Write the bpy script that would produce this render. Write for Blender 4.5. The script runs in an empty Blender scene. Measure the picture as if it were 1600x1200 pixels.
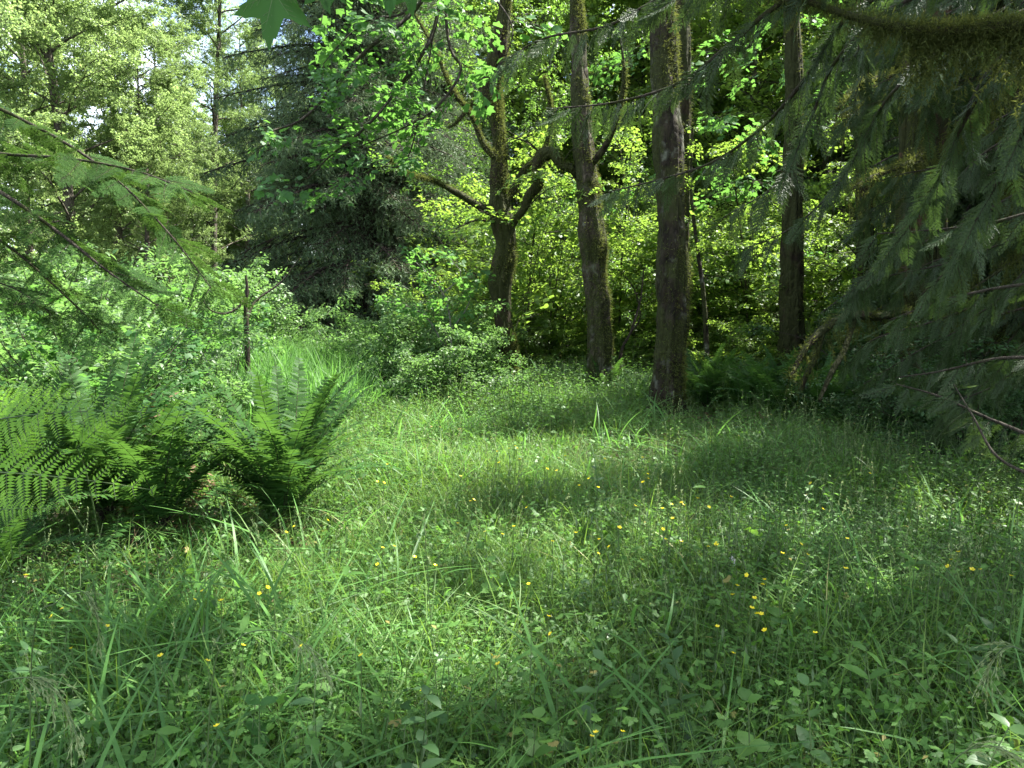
import bpy, math, random
import numpy as np
from mathutils import Vector, Matrix

sc = bpy.context.scene
COL = sc.collection
rng = np.random.default_rng(7)
random.seed(7)

# ------------------------------------------------------------------ camera
F = 1208.0
CAMZ = 1.6
PITCH = math.radians(-6.1)
cam_d = bpy.data.cameras.new('camera')
cam = bpy.data.objects.new('camera', cam_d)
COL.objects.link(cam)
cam.location = (0, 0, CAMZ)
cam.rotation_euler = (math.pi / 2 + PITCH, 0, 0)
cam_d.sensor_width = 36
cam_d.lens = 36 * F / 1600
cam_d.clip_start = 0.05
cam_d.clip_end = 1500
sc.camera = cam

# ------------------------------------------------------------------ sky, sun, exposure
SUN_ELEV = math.radians(60)
SUN_AZ = math.radians(66)          # from +Y towards +X
sd = Vector((math.sin(SUN_AZ) * math.cos(SUN_ELEV), math.cos(SUN_AZ) * math.cos(SUN_ELEV), math.sin(SUN_ELEV)))
w = bpy.data.worlds.new('World')
sc.world = w
w.use_nodes = True
nt = w.node_tree
nt.nodes.clear()
wo = nt.nodes.new('ShaderNodeOutputWorld')
bg = nt.nodes.new('ShaderNodeBackground')
bg.inputs['Strength'].default_value = 0.08
sky = nt.nodes.new('ShaderNodeTexSky')
sky.sky_type = 'NISHITA'
sky.sun_disc = False
sky.sun_elevation = SUN_ELEV
sky.sun_rotation = SUN_AZ
tc = nt.nodes.new('ShaderNodeTexCoord')
mp = nt.nodes.new('ShaderNodeMapping')
mp.inputs['Scale'].default_value = (1, 1, 2.2)
mp.inputs['Location'].default_value = (0.2, 0.1, 0.3)
cn = nt.nodes.new('ShaderNodeTexNoise')
cn.inputs['Scale'].default_value = 2.6
cn.inputs['Detail'].default_value = 8
cn.inputs['Roughness'].default_value = 0.6
cr = nt.nodes.new('ShaderNodeValToRGB')
cr.color_ramp.elements[0].position = 0.43
cr.color_ramp.elements[1].position = 0.62
mx = nt.nodes.new('ShaderNodeMixRGB')
mx.inputs['Color2'].default_value = (7.5, 8, 8.5, 1)
nt.links.new(tc.outputs['Generated'], mp.inputs['Vector'])
nt.links.new(mp.outputs['Vector'], cn.inputs['Vector'])
nt.links.new(cn.outputs['Fac'], cr.inputs['Fac'])
nt.links.new(cr.outputs['Color'], mx.inputs['Fac'])
nt.links.new(sky.outputs['Color'], mx.inputs['Color1'])
nt.links.new(mx.outputs['Color'], bg.inputs['Color'])
nt.links.new(bg.outputs['Background'], wo.inputs['Surface'])

sun_d = bpy.data.lights.new('sun', 'SUN')
sun_d.energy = 5.0
sun_d.angle = math.radians(0.53)
sun_d.color = (1.0, 0.96, 0.90)
sun = bpy.data.objects.new('sun', sun_d)
sun.rotation_euler = (-sd).to_track_quat('-Z', 'Y').to_euler()
COL.objects.link(sun)

sc.view_settings.view_transform = 'Standard'
sc.view_settings.look = 'None'
sc.view_settings.gamma = 1
sc.view_settings.use_curve_mapping = False
sc.view_settings.exposure = 2.5
cy = sc.cycles
cy.max_bounces = 7
cy.diffuse_bounces = 2
cy.glossy_bounces = 2
cy.transmission_bounces = 5
cy.transparent_max_bounces = 4
cy.sample_clamp_indirect = 4.0
cy.use_denoising = True
cy.denoiser = 'OPENIMAGEDENOISE'
cy.denoising_input_passes = 'RGB_ALBEDO_NORMAL'
cy.denoising_prefilter = 'NONE'

# ------------------------------------------------------------------ materials
def new_mat(name):
    m = bpy.data.materials.new(name)
    m.use_nodes = True
    t = m.node_tree
    t.nodes.clear()
    out = t.nodes.new('ShaderNodeOutputMaterial')
    return m, t, out

def leaf_mat(name, dark, light, trans, tfac=0.45, rough=0.45, spec=0.4, stray=None):
    """two greens mixed by a per-leaf value, thin-leaf translucency, faint sheen"""
    m, t, out = new_mat(name)
    N, L = t.nodes.new, t.links.new
    at = N('ShaderNodeAttribute'); at.attribute_name = 'rnd'
    oi = N('ShaderNodeObjectInfo')
    mth = N('ShaderNodeMath'); mth.operation = 'MULTIPLY_ADD'
    L(oi.outputs['Random'], mth.inputs[0]); mth.inputs[1].default_value = 0.45
    s2 = N('ShaderNodeMath'); s2.operation = 'MULTIPLY'; s2.inputs[1].default_value = 0.6
    L(at.outputs['Fac'], s2.inputs[0]); L(s2.outputs[0], mth.inputs[2])
    ramp = N('ShaderNodeValToRGB')
    e = ramp.color_ramp.elements
    e[0].position = 0.05; e[0].color = (*dark, 1)
    e[1].position = 0.85; e[1].color = (*light, 1)
    if stray:
        x = ramp.color_ramp.elements.new(0.955); x.color = (*light, 1)
        y = ramp.color_ramp.elements.new(0.985); y.color = (*stray, 1)
    L(mth.outputs[0], ramp.inputs['Fac'])
    geo = N('ShaderNodeNewGeometry')
    nz = N('ShaderNodeTexNoise'); nz.inputs['Scale'].default_value = 1.3; nz.inputs['Detail'].default_value = 3
    L(geo.outputs['Position'], nz.inputs['Vector'])
    hv = N('ShaderNodeHueSaturation')
    mr = N('ShaderNodeMapRange'); mr.inputs[1].default_value = 0.3; mr.inputs[2].default_value = 0.7
    mr.inputs[3].default_value = 0.75; mr.inputs[4].default_value = 1.25
    L(nz.outputs['Fac'], mr.inputs[0]); L(mr.outputs[0], hv.inputs['Value'])
    L(ramp.outputs['Color'], hv.inputs['Color'])
    p = N('ShaderNodeBsdfPrincipled')
    p.inputs['Roughness'].default_value = rough
    p.inputs['Specular IOR Level'].default_value = spec
    L(hv.outputs['Color'], p.inputs['Base Color'])
    tr = N('ShaderNodeBsdfTranslucent')
    tm = N('ShaderNodeMixRGB'); tm.inputs['Fac'].default_value = 0.7
    L(hv.outputs['Color'], tm.inputs['Color1']); tm.inputs['Color2'].default_value = (*trans, 1)
    L(tm.outputs['Color'], tr.inputs['Color'])
    ms = N('ShaderNodeMixShader'); ms.inputs['Fac'].default_value = tfac
    L(p.outputs[0], ms.inputs[1]); L(tr.outputs[0], ms.inputs[2])
    L(ms.outputs[0], out.inputs['Surface'])
    return m

def bark_mat(name, c1, c2, moss=0.0, lichen=0.0, zs=0.25, scale=14, moss_col=(0.045, 0.052, 0.014), moss_col2=(0.014, 0.016, 0.006)):
    m, t, out = new_mat(name)
    N, L = t.nodes.new, t.links.new
    geo = N('ShaderNodeNewGeometry')
    mp = N('ShaderNodeMapping'); mp.inputs['Scale'].default_value = (1, 1, zs)
    L(geo.outputs['Position'], mp.inputs['Vector'])
    n1 = N('ShaderNodeTexNoise'); n1.inputs['Scale'].default_value = scale; n1.inputs['Detail'].default_value = 8; n1.inputs['Roughness'].default_value = 0.65
    L(mp.outputs[0], n1.inputs['Vector'])
    v1 = N('ShaderNodeTexVoronoi'); v1.feature = 'DISTANCE_TO_EDGE'; v1.inputs['Scale'].default_value = scale * 1.1
    L(mp.outputs[0], v1.inputs['Vector'])
    r = N('ShaderNodeValToRGB')
    r.color_ramp.elements[0].position = 0.35; r.color_ramp.elements[0].color = (*c1, 1)
    r.color_ramp.elements[1].position = 0.68; r.color_ramp.elements[1].color = (*c2, 1)
    L(n1.outputs['Fac'], r.inputs['Fac'])
    last = r.outputs['Color']
    if lichen > 0:
        n3 = N('ShaderNodeTexNoise'); n3.inputs['Scale'].default_value = 4.5; n3.inputs['Detail'].default_value = 6
        L(geo.outputs['Position'], n3.inputs['Vector'])
        r3 = N('ShaderNodeValToRGB'); r3.color_ramp.elements[0].position = 0.68 - lichen * 0.2; r3.color_ramp.elements[1].position = 0.84 - lichen * 0.2
        L(n3.outputs['Fac'], r3.inputs['Fac'])
        mxl = N('ShaderNodeMixRGB'); mxl.inputs['Color2'].default_value = (0.16, 0.17, 0.13, 1)
        L(r3.outputs['Color'], mxl.inputs['Fac']); L(last, mxl.inputs['Color1']); last = mxl.outputs['Color']
    if moss > 0:
        n2 = N('ShaderNodeTexNoise'); n2.inputs['Scale'].default_value = 2.2; n2.inputs['Detail'].default_value = 7; n2.inputs['Roughness'].default_value = 0.7
        L(geo.outputs['Position'], n2.inputs['Vector'])
        r2 = N('ShaderNodeValToRGB'); r2.color_ramp.elements[0].position = 0.62 - moss * 0.3; r2.color_ramp.elements[1].position = 0.70 - moss * 0.3
        L(n2.outputs['Fac'], r2.inputs['Fac'])
        mc = N('ShaderNodeMixRGB'); mc.inputs['Color1'].default_value = (*moss_col2, 1); mc.inputs['Color2'].default_value = (*moss_col, 1)
        n4 = N('ShaderNodeTexNoise'); n4.inputs['Scale'].default_value = 30; n4.inputs['Detail'].default_value = 4
        L(geo.outputs['Position'], n4.inputs['Vector']); L(n4.outputs['Fac'], mc.inputs['Fac'])
        mm = N('ShaderNodeMixRGB'); L(r2.outputs['Color'], mm.inputs['Fac']); L(last, mm.inputs['Color1']); L(mc.outputs['Color'], mm.inputs['Color2'])
        last = mm.outputs['Color']
    p = N('ShaderNodeBsdfPrincipled'); p.inputs['Roughness'].default_value = 0.9; p.inputs['Specular IOR Level'].default_value = 0.2
    L(last, p.inputs['Base Color'])
    ad = N('ShaderNodeMath'); ad.operation = 'ADD'
    L(n1.outputs['Fac'], ad.inputs[0])
    cl = N('ShaderNodeMath'); cl.operation = 'MINIMUM'; cl.inputs[1].default_value = 0.25
    L(v1.outputs['Distance'], cl.inputs[0]); L(cl.outputs[0], ad.inputs[1])
    b = N('ShaderNodeBump'); b.inputs['Strength'].default_value = 1.0; b.inputs['Distance'].default_value = 0.07
    L(ad.outputs[0], b.inputs['Height']); L(b.outputs[0], p.inputs['Normal'])
    L(p.outputs[0], out.inputs['Surface'])
    return m

def soil_mat():
    m, t, out = new_mat('forest_soil')
    N, L = t.nodes.new, t.links.new
    geo = N('ShaderNodeNewGeometry')
    n1 = N('ShaderNodeTexNoise'); n1.inputs['Scale'].default_value = 9; n1.inputs['Detail'].default_value = 9
    L(geo.outputs['Position'], n1.inputs['Vector'])
    r = N('ShaderNodeValToRGB')
    r.color_ramp.elements[0].position = 0.35; r.color_ramp.elements[0].color = (0.018, 0.014, 0.008, 1)
    r.color_ramp.elements[1].position = 0.7; r.color_ramp.elements[1].color = (0.05, 0.055, 0.022, 1)
    L(n1.outputs['Fac'], r.inputs['Fac'])
    p = N('ShaderNodeBsdfPrincipled'); p.inputs['Roughness'].default_value = 0.95
    L(r.outputs['Color'], p.inputs['Base Color'])
    b = N('ShaderNodeBump'); b.inputs['Distance'].default_value = 0.05
    L(n1.outputs['Fac'], b.inputs['Height']); L(b.outputs[0], p.inputs['Normal'])
    L(p.outputs[0], out.inputs['Surface'])
    return m

M = {}
M['alder'] = leaf_mat('alder_leaf', (0.08, 0.14, 0.045), (0.18, 0.26, 0.09), (0.38, 0.54, 0.16), 0.5, 0.42, 0.4)
M['understory'] = leaf_mat('understory_leaf', (0.045, 0.11, 0.02), (0.11, 0.19, 0.03), (0.27, 0.42, 0.05), 0.55, 0.45, 0.35)
M['bush'] = leaf_mat('bush_leaf', (0.04, 0.10, 0.03), (0.10, 0.18, 0.05), (0.20, 0.38, 0.08), 0.5, 0.45, 0.35)
M['maple'] = leaf_mat('maple_leaf', (0.028, 0.085, 0.022), (0.06, 0.15, 0.035), (0.15, 0.34, 0.05), 0.5, 0.5, 0.2)
M['darkbush'] = leaf_mat('shade_toned_leaf', (0.016, 0.045, 0.014), (0.045, 0.10, 0.03), (0.10, 0.22, 0.035), 0.3, 0.5, 0.25)  # bush leaf darkened to paint in the right-hand shade; also colours the nettles
M['near_maple'] = leaf_mat('near_maple_leaf', (0.03, 0.09, 0.02), (0.05, 0.12, 0.03), (0.09, 0.26, 0.03), 0.45, 0.6, 0.12)
M['fruit'] = leaf_mat('small_tree_leaf', (0.05, 0.12, 0.03), (0.10, 0.20, 0.04), (0.25, 0.45, 0.05), 0.5, 0.4, 0.45)
M['spruce'] = leaf_mat('spruce_needles', (0.032, 0.068, 0.030), (0.095, 0.15, 0.065), (0.17, 0.26, 0.09), 0.25, 0.55, 0.35)
M['hemlock'] = leaf_mat('hemlock_needles', (0.014, 0.038, 0.010), (0.045, 0.10, 0.024), (0.11, 0.22, 0.03), 0.35, 0.7, 0.05)
M['cedar'] = leaf_mat('cedar_scales', (0.012, 0.028, 0.008), (0.045, 0.078, 0.025), (0.07, 0.13, 0.022), 0.28, 0.5, 0.25)
M['fern'] = leaf_mat('fern_green', (0.014, 0.048, 0.012), (0.04, 0.10, 0.02), (0.11, 0.24, 0.03), 0.34, 0.6, 0.14)
M['bracken'] = leaf_mat('bracken_green', (0.13, 0.27, 0.02), (0.19, 0.38, 0.03), (0.48, 0.80, 0.05), 0.55, 0.45, 0.35)
M['fern_old'] = leaf_mat('old_fern', (0.09, 0.09, 0.02), (0.15, 0.12, 0.04), (0.3, 0.25, 0.05), 0.4, 0.6, 0.3)
M['grass'] = leaf_mat('grass_blade', (0.022, 0.065, 0.011), (0.12, 0.21, 0.04), (0.26, 0.45, 0.055), 0.38, 0.5, 0.25, (0.30, 0.27, 0.12))
M['grass_wide'] = leaf_mat('wide_grass_blade', (0.045, 0.12, 0.025), (0.09, 0.20, 0.045), (0.20, 0.45, 0.07), 0.42, 0.48, 0.28)
M['herb'] = leaf_mat('herb_leaf', (0.015, 0.052, 0.010), (0.085, 0.18, 0.034), (0.19, 0.41, 0.045), 0.36, 0.5, 0.24, (0.20, 0.17, 0.05))
M['herb_blue'] = leaf_mat('bluish_herb_leaf', (0.022, 0.065, 0.018), (0.08, 0.155, 0.045), (0.18, 0.36, 0.05), 0.32, 0.42, 0.34)
M['seed'] = leaf_mat('grass_seed', (0.14, 0.20, 0.08), (0.26, 0.33, 0.14), (0.35, 0.42, 0.16), 0.4, 0.5, 0.4)
M['stem'] = leaf_mat('green_stem', (0.05, 0.09, 0.03), (0.10, 0.15, 0.05), (0.2, 0.3, 0.06), 0.2, 0.5, 0.4)
M['moss'] = leaf_mat('moss', (0.026, 0.038, 0.010), (0.080, 0.098, 0.026), (0.18, 0.21, 0.04), 0.35, 0.8, 0.1)
M['petal'] = leaf_mat('yellow_petal', (0.72, 0.58, 0.01), (0.82, 0.68, 0.02), (0.85, 0.7, 0.02), 0.3, 0.3, 0.6)
M['dead'] = leaf_mat('dead_leaf', (0.35, 0.36, 0.33), (0.45, 0.45, 0.42), (0.4, 0.4, 0.35), 0.2, 0.5, 0.4)
M['litter'] = leaf_mat('brown_litter', (0.07, 0.045, 0.025), (0.16, 0.11, 0.06), (0.2, 0.12, 0.05), 0.2, 0.7, 0.2)
M['twig'] = bark_mat('twig_bark', (0.025, 0.02, 0.014), (0.07, 0.06, 0.045), moss=0.4)
M['pale_twig'] = bark_mat('pale_twig', (0.10, 0.095, 0.08), (0.22, 0.21, 0.18))
M['bark_grey'] = bark_mat('grey_bark', (0.008, 0.006, 0.004), (0.040, 0.032, 0.019), moss=0.62, lichen=0.65, scale=11, zs=0.35)
M['bark_mossy'] = bark_mat('mossy_bark', (0.010, 0.007, 0.004), (0.045, 0.032, 0.018), moss=0.72, scale=11, zs=0.4)
M['bark_lichen'] = bark_mat('mossy_lichen_bark', (0.018, 0.014, 0.009), (0.085, 0.07, 0.048), moss=0.65, lichen=0.6, scale=12, zs=0.4)
M['bark_dark'] = bark_mat('dark_bark', (0.016, 0.012, 0.009), (0.05, 0.038, 0.028), moss=0.25)
M['bark_red'] = bark_mat('cedar_bark', (0.03, 0.017, 0.010), (0.10, 0.058, 0.036), moss=0.7, zs=0.08)
M['bark_alder'] = bark_mat('alder_bark', (0.05, 0.04, 0.03), (0.17, 0.15, 0.12), moss=0.3, lichen=0.5)
M['soil'] = soil_mat()

# ------------------------------------------------------------------ mesh buffer
class MB:
    def __init__(s):
        s.v, s.f, s.m, s.r, s.n = [], [], [], [], 0
    def add(s, v, f, mat=0, rnd=None):
        v = np.asarray(v, float).reshape(-1, 3)
        f = np.asarray(f, int)
        s.v.append(v); s.f.append(f + s.n)
        s.m.append(np.full(len(f), mat, int))
        if rnd is None: rnd = rng.random()
        s.r.append(np.broadcast_to(np.asarray(rnd, float), (len(v),)).copy())
        s.n += len(v)
    def inst(s, tv, tf, pos, fwd, up, scale, mat=0, rnd=None):
        """many copies of one small piece: x axis to fwd, z axis near up"""
        pos = np.atleast_2d(pos); n = len(pos)
        if n == 0: return
        R = frames(fwd, up)                      # n,3,3 columns x,y,z
        sv = np.broadcast_to(np.asarray(scale, float).reshape(-1, 1, 1) if np.ndim(scale) == 1 else np.asarray(scale, float).reshape(-1, 1, 3) if np.ndim(scale) == 2 else scale, (n, 1, 3)) if np.ndim(scale) else np.full((n, 1, 3), scale)
        V = np.einsum('nij,nvj->nvi', R, tv[None] * sv) + pos[:, None, :]
        Fc = (tf[None] + (np.arange(n) * len(tv))[:, None, None]).reshape(-1, tf.shape[1])
        if rnd is None: rnd = rng.random(n)
        s.v.append(V.reshape(-1, 3)); s.f.append(Fc + s.n)
        s.m.append(np.full(len(Fc), mat, int)); s.r.append(np.repeat(rnd, len(tv)))
        s.n += n * len(tv)
    def tube(s, pts, rad, sides=6, mat=0, rnd=None):
        pts = np.asarray(pts, float); n = len(pts)
        rad = np.broadcast_to(np.asarray(rad, float), (n,))
        tan = np.gradient(pts, axis=0); tan /= np.linalg.norm(tan, axis=1)[:, None] + 1e-9
        ref = np.array([0.31, 0.87, 0.2]) if abs(tan[0][2]) > 0.6 else np.array([0, 0, 1.0])
        a = np.cross(tan, ref); a /= np.linalg.norm(a, axis=1)[:, None] + 1e-9
        b = np.cross(tan, a)
        th = np.arange(sides) * 2 * math.pi / sides
        V = pts[:, None, :] + rad[:, None, None] * (np.cos(th)[None, :, None] * a[:, None, :] + np.sin(th)[None, :, None] * b[:, None, :])
        i = np.arange(n - 1)[:, None] * sides; j = np.arange(sides)[None]; k = (j + 1) % sides
        q = np.stack([i + j, i + k, i + sides + k, i + sides + j], -1).reshape(-1, 4)
        s.add(V.reshape(-1, 3), q, mat, rnd)
    def mesh(s, name, mats, smooth=False):
        me = bpy.data.meshes.new(name)
        V = np.concatenate(s.v) if s.v else np.zeros((0, 3))
        me.vertices.add(len(V)); me.vertices.foreach_set('co', V.astype(np.float32).ravel())
        tot = np.concatenate([np.full(len(f), f.shape[1]) for f in s.f]) if s.f else np.zeros(0, int)
        loops = np.concatenate([f.ravel() for f in s.f]) if s.f else np.zeros(0, int)
        me.loops.add(len(loops)); me.loops.foreach_set('vertex_index', loops.astype(np.int32))
        me.polygons.add(len(tot))
        start = np.concatenate([[0], np.cumsum(tot)[:-1]]) if len(tot) else tot
        me.polygons.foreach_set('loop_start', start.astype(np.int32))
        me.polygons.foreach_set('material_index', np.concatenate(s.m).astype(np.int32))
        if smooth: me.polygons.foreach_set('use_smooth', np.ones(len(tot), bool))
        at = me.attributes.new('rnd', 'FLOAT', 'POINT')
        at.data.foreach_set('value', np.concatenate(s.r).astype(np.float32))
        for m in (mats if isinstance(mats, (list, tuple)) else [mats]): me.materials.append(M[m])
        me.update(calc_edges=True)
        return me

def norm(a):
    a = np.asarray(a, float)
    return a / (np.linalg.norm(a, axis=-1, keepdims=True) + 1e-9)

def frames(fwd, up):
    fwd = norm(np.atleast_2d(fwd)); up = np.atleast_2d(up)
    y = norm(np.cross(up, fwd)); z = np.cross(fwd, y)
    return np.stack([fwd, y, z], -1)

def quats(R):
    """rotation matrices (n,3,3) to quaternions wxyz"""
    q = np.empty((len(R), 4))
    m = R
    t = np.stack([1 + m[:, 0, 0] + m[:, 1, 1] + m[:, 2, 2], 1 + m[:, 0, 0] - m[:, 1, 1] - m[:, 2, 2],
                  1 - m[:, 0, 0] + m[:, 1, 1] - m[:, 2, 2], 1 - m[:, 0, 0] - m[:, 1, 1] + m[:, 2, 2]], 1)
    k = t.argmax(1)
    for c in range(4):
        s_ = k == c; a = m[s_]; r = np.sqrt(t[s_, c]) * 2
        if c == 0: v = [r / 4, (a[:, 2, 1] - a[:, 1, 2]) / r, (a[:, 0, 2] - a[:, 2, 0]) / r, (a[:, 1, 0] - a[:, 0, 1]) / r]
        if c == 1: v = [(a[:, 2, 1] - a[:, 1, 2]) / r, r / 4, (a[:, 0, 1] + a[:, 1, 0]) / r, (a[:, 0, 2] + a[:, 2, 0]) / r]
        if c == 2: v = [(a[:, 0, 2] - a[:, 2, 0]) / r, (a[:, 0, 1] + a[:, 1, 0]) / r, r / 4, (a[:, 1, 2] + a[:, 2, 1]) / r]
        if c == 3: v = [(a[:, 1, 0] - a[:, 0, 1]) / r, (a[:, 0, 2] + a[:, 2, 0]) / r, (a[:, 1, 2] + a[:, 2, 1]) / r, r / 4]
        q[s_] = np.stack(v, 1)
    return q

# ------------------------------------------------------------------ scene helpers
def px(x, y, Y):
    """the point at depth Y (metres ahead) seen at photograph pixel x, y"""
    c, s_ = math.cos(PITCH), math.sin(PITCH)
    u, v = (x - 800) / F, (600 - y) / F
    d = np.array([u, c - v * s_, s_ + v * c])
    return np.array([0, 0, CAMZ]) + d * (Y / d[1])

def px_z(x, y, z):
    c, s_ = math.cos(PITCH), math.sin(PITCH)
    u, v = (x - 800) / F, (600 - y) / F
    d = np.array([u, c - v * s_, s_ + v * c])
    return np.array([0, 0, CAMZ]) + d * ((z - CAMZ) / d[2])

def gz(x, y):
    """height of the ground"""
    x = np.asarray(x, float); y = np.asarray(y, float)
    h = 0.06 * np.sin(x * 0.9 + 1) * np.sin(y * 0.7) + 0.04 * np.sin(x * 2.1 + y * 1.3)
    far = np.clip((y - 11) / 12, 0, 1)
    left = np.clip((-x - 1.5) / 5, 0, 1)
    return h + 0.35 * left * np.clip((y - 4) / 8, 0, 1) + 0.25 * far

def vnoise(P, f, seed=0):
    """cheap smooth pseudo noise in about -1..1"""
    r = np.random.default_rng(seed)
    out = 0
    for k in range(5):
        d = r.normal(size=3); d = d / np.linalg.norm(d) * f * (1 + 0.6 * k)
        out = out + np.sin(P @ d + r.random() * 6.28 + 1.7 * np.sin(P @ np.roll(d, 1) * 0.6)) / (1 + 0.6 * k)
    return out / 2.6

def link(name, me, parent=None, loc=None, kind=None):
    o = bpy.data.objects.new(name, me)
    COL.objects.link(o)
    if parent is not None: o.parent = parent
    if loc is not None: o.location = loc
    if kind: o['kind'] = kind
    return o

def thing(name, label, cat, loc=(0, 0, 0), rotz=0, group=None, me=None):
    o = bpy.data.objects.new(name, me)
    COL.objects.link(o)
    o.location = loc; o.rotation_euler = (0, 0, rotz)
    o['label'] = label; o['category'] = cat
    if group: o['group'] = group
    return o

GROUPS = {}
def scatter_group(templates):
    key = tuple(t.name for t in templates)
    if key in GROUPS: return GROUPS[key]
    g = bpy.data.node_groups.new('scatter', 'GeometryNodeTree')
    g.interface.new_socket('Geometry', in_out='INPUT', socket_type='NodeSocketGeometry')
    g.interface.new_socket('Geometry', in_out='OUTPUT', socket_type='NodeSocketGeometry')
    N, L = g.nodes.new, g.links.new
    gi, go = N('NodeGroupInput'), N('NodeGroupOutput')
    iop = N('GeometryNodeInstanceOnPoints')
    j = N('GeometryNodeJoinGeometry')
    for t in reversed(templates):
        oi = N('GeometryNodeObjectInfo'); oi.inputs['Object'].default_value = t
        oi.inputs['As Instance'].default_value = False
        gti = N('GeometryNodeGeometryToInstance')
        L(oi.outputs['Geometry'], gti.inputs[0]); L(gti.outputs[0], j.inputs[0])
    def attr(n, ty):
        a = N('GeometryNodeInputNamedAttribute'); a.data_type = ty; a.inputs['Name'].default_value = n
        return a.outputs['Attribute']
    L(gi.outputs[0], iop.inputs['Points']); L(j.outputs[0], iop.inputs['Instance'])
    iop.inputs['Pick Instance'].default_value = True
    L(attr('idx', 'INT'), iop.inputs['Instance Index'])
    L(attr('rot', 'QUATERNION'), iop.inputs['Rotation'])
    L(attr('scl', 'FLOAT'), iop.inputs['Scale'])
    L(iop.outputs[0], go.inputs[0])
    GROUPS[key] = g
    return g

def scatter_mesh(pos, fwd, up, scl, ntempl):
    pos = np.atleast_2d(pos); n = len(pos)
    me = bpy.data.meshes.new('scatter_points')
    me.vertices.add(n); me.vertices.foreach_set('co', pos.astype(np.float32).ravel())
    q = quats(frames(np.broadcast_to(fwd, (n, 3)), np.broadcast_to(up, (n, 3))))
    a = me.attributes.new('rot', 'QUATERNION', 'POINT'); a.data.foreach_set('value', q.astype(np.float32).ravel())
    a = me.attributes.new('scl', 'FLOAT', 'POINT'); a.data.foreach_set('value', np.broadcast_to(scl, (n,)).astype(np.float32).copy())
    a = me.attributes.new('idx', 'INT', 'POINT'); a.data.foreach_set('value', rng.integers(0, ntempl, n).astype(np.int32))
    return me

def scatter(name, me, templates, parent=None, kind='stuff'):
    o = link(name, me, parent, kind=kind)
    mod = o.modifiers.new('scatter', 'NODES')
    mod.node_group = scatter_group(templates)
    return o

def template(name, mb, mats):
    return bpy.data.objects.new(name, mb.mesh(name, mats))      # kept out of the scene: only a source of shapes

def curve_pts(p, smooth=6):
    """Catmull-Rom through the points"""
    p = np.asarray(p, float)
    if len(p) < 3: return np.stack([p[0] + (p[-1] - p[0]) * t for t in np.linspace(0, 1, smooth + 1)])
    q = np.vstack([2 * p[0] - p[1], p, 2 * p[-1] - p[-2]])
    out = []
    for i in range(1, len(q) - 2):
        for t in np.arange(smooth) / smooth:
            a, b, c, d = q[i - 1], q[i], q[i + 1], q[i + 2]
            out.append(0.5 * ((2 * b) + (c - a) * t + (2 * a - 5 * b + 4 * c - d) * t * t + (3 * b - a - 3 * c + d) * t ** 3))
    out.append(p[-1])
    return np.array(out)

def grow(start, d, length, n=8, droop=0.0, wig=0.08, r=rng):
    pts = [np.asarray(start, float)]; d = norm(d)
    for k in range(n):
        d = norm(d + np.array([0, 0, -droop / n]) + r.normal(size=3) * wig)
        pts.append(pts[-1] + d * length / n)
    return np.array(pts)

# ------------------------------------------------------------------ leaf shapes
def oval(w=0.5, fold=0.08, droop=0.1):
    v = np.array([[0, 0, 0], [0.5, 0, -fold * 0.3], [1, 0, -droop], [0.42, w / 2, fold], [0.42, -w / 2, fold]])
    return v, np.array([[0, 1, 3], [1, 2, 3], [0, 4, 1], [1, 4, 2]])
def oval6(w=0.5, fold=0.07, droop=0.15):
    v = np.array([[0, 0, 0], [0.3, 0, 0], [0.65, 0, -droop * 0.4], [1, 0, -droop], [0.25, w * 0.42, fold], [0.6, w * 0.42, fold - droop * 0.3], [0.25, -w * 0.42, fold], [0.6, -w * 0.42, fold - droop * 0.3]])
    return v, np.array([[0, 1, 4], [1, 2, 5], [1, 5, 4], [2, 3, 5], [0, 6, 1], [1, 6, 7], [1, 7, 2], [2, 7, 3]])
def rhomb(w=0.6):
    return np.array([[0, 0, 0], [0.45, w / 2, 0.05], [1, 0, -0.05], [0.45, -w / 2, 0.05]]), np.array([[0, 1, 2], [0, 2, 3]])
def lobed(lobes=5, depth=0.45, spread=2.3, teeth=False):
    """maple-like outline fanned from the leaf's base"""
    pts = []
    for k in range(lobes):
        a = (k / (lobes - 1) - 0.5) * 2 * spread
        L = 1.0 - 0.42 * abs(k / (lobes - 1) - 0.5) * 2
        da = spread / (lobes - 1)
        if teeth:
            pts += [(a - da * 0.5, L * 0.62), (a - da * 0.28, L * 0.82), (a - da * 0.2, L * 0.8)]
        pts.append((a, L))
        if teeth:
            pts += [(a + da * 0.2, L * 0.8), (a + da * 0.28, L * 0.82), (a + da * 0.5, L * 0.62)]
        if k < lobes - 1: pts.append((a + da, depth))
    v = [[0.0, 0, 0.0]] + [[0.28 + 0.72 * r * math.cos(a) if False else r * math.cos(a) * 0.9 + 0.12, r * math.sin(a) * 0.9, 0.05 * math.cos(a * 3) - 0.12 * r * r] for a, r in pts]
    f = [[0, i, i + 1] for i in range(1, len(v) - 1)]
    return np.array(v), np.array(f)
NEEDLE = (np.array([[0, -0.06, 0], [0, 0.06, 0], [1, 0, 0]]), np.array([[0, 1, 2]]))
def blade(seg=4, w=0.02, bend=0.6):
    v, f = [], []
    for k in range(seg + 1):
        t = k / seg; ww = w * (1 - t ** 2.2) * (0.7 + 0.6 * min(t * 3, 1)) / 2
        x = bend * t * t; z = math.sqrt(max(0, 1)) * (t - 0.35 * bend * t * t)
        if k == seg: v.append([x, 0, z])
        else: v += [[x, -ww, z], [x, ww, z]]
    for k in range(seg - 1):
        f += [[2 * k, 2 * k + 1, 2 * k + 3], [2 * k, 2 * k + 3, 2 * k + 2]]
    f.append([2 * seg - 2, 2 * seg - 1, 2 * seg])
    return np.array(v), np.array(f)

UP = np.array([0, 0, 1.0])
def jit(n, s): return rng.normal(size=(n, 3)) * s

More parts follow.
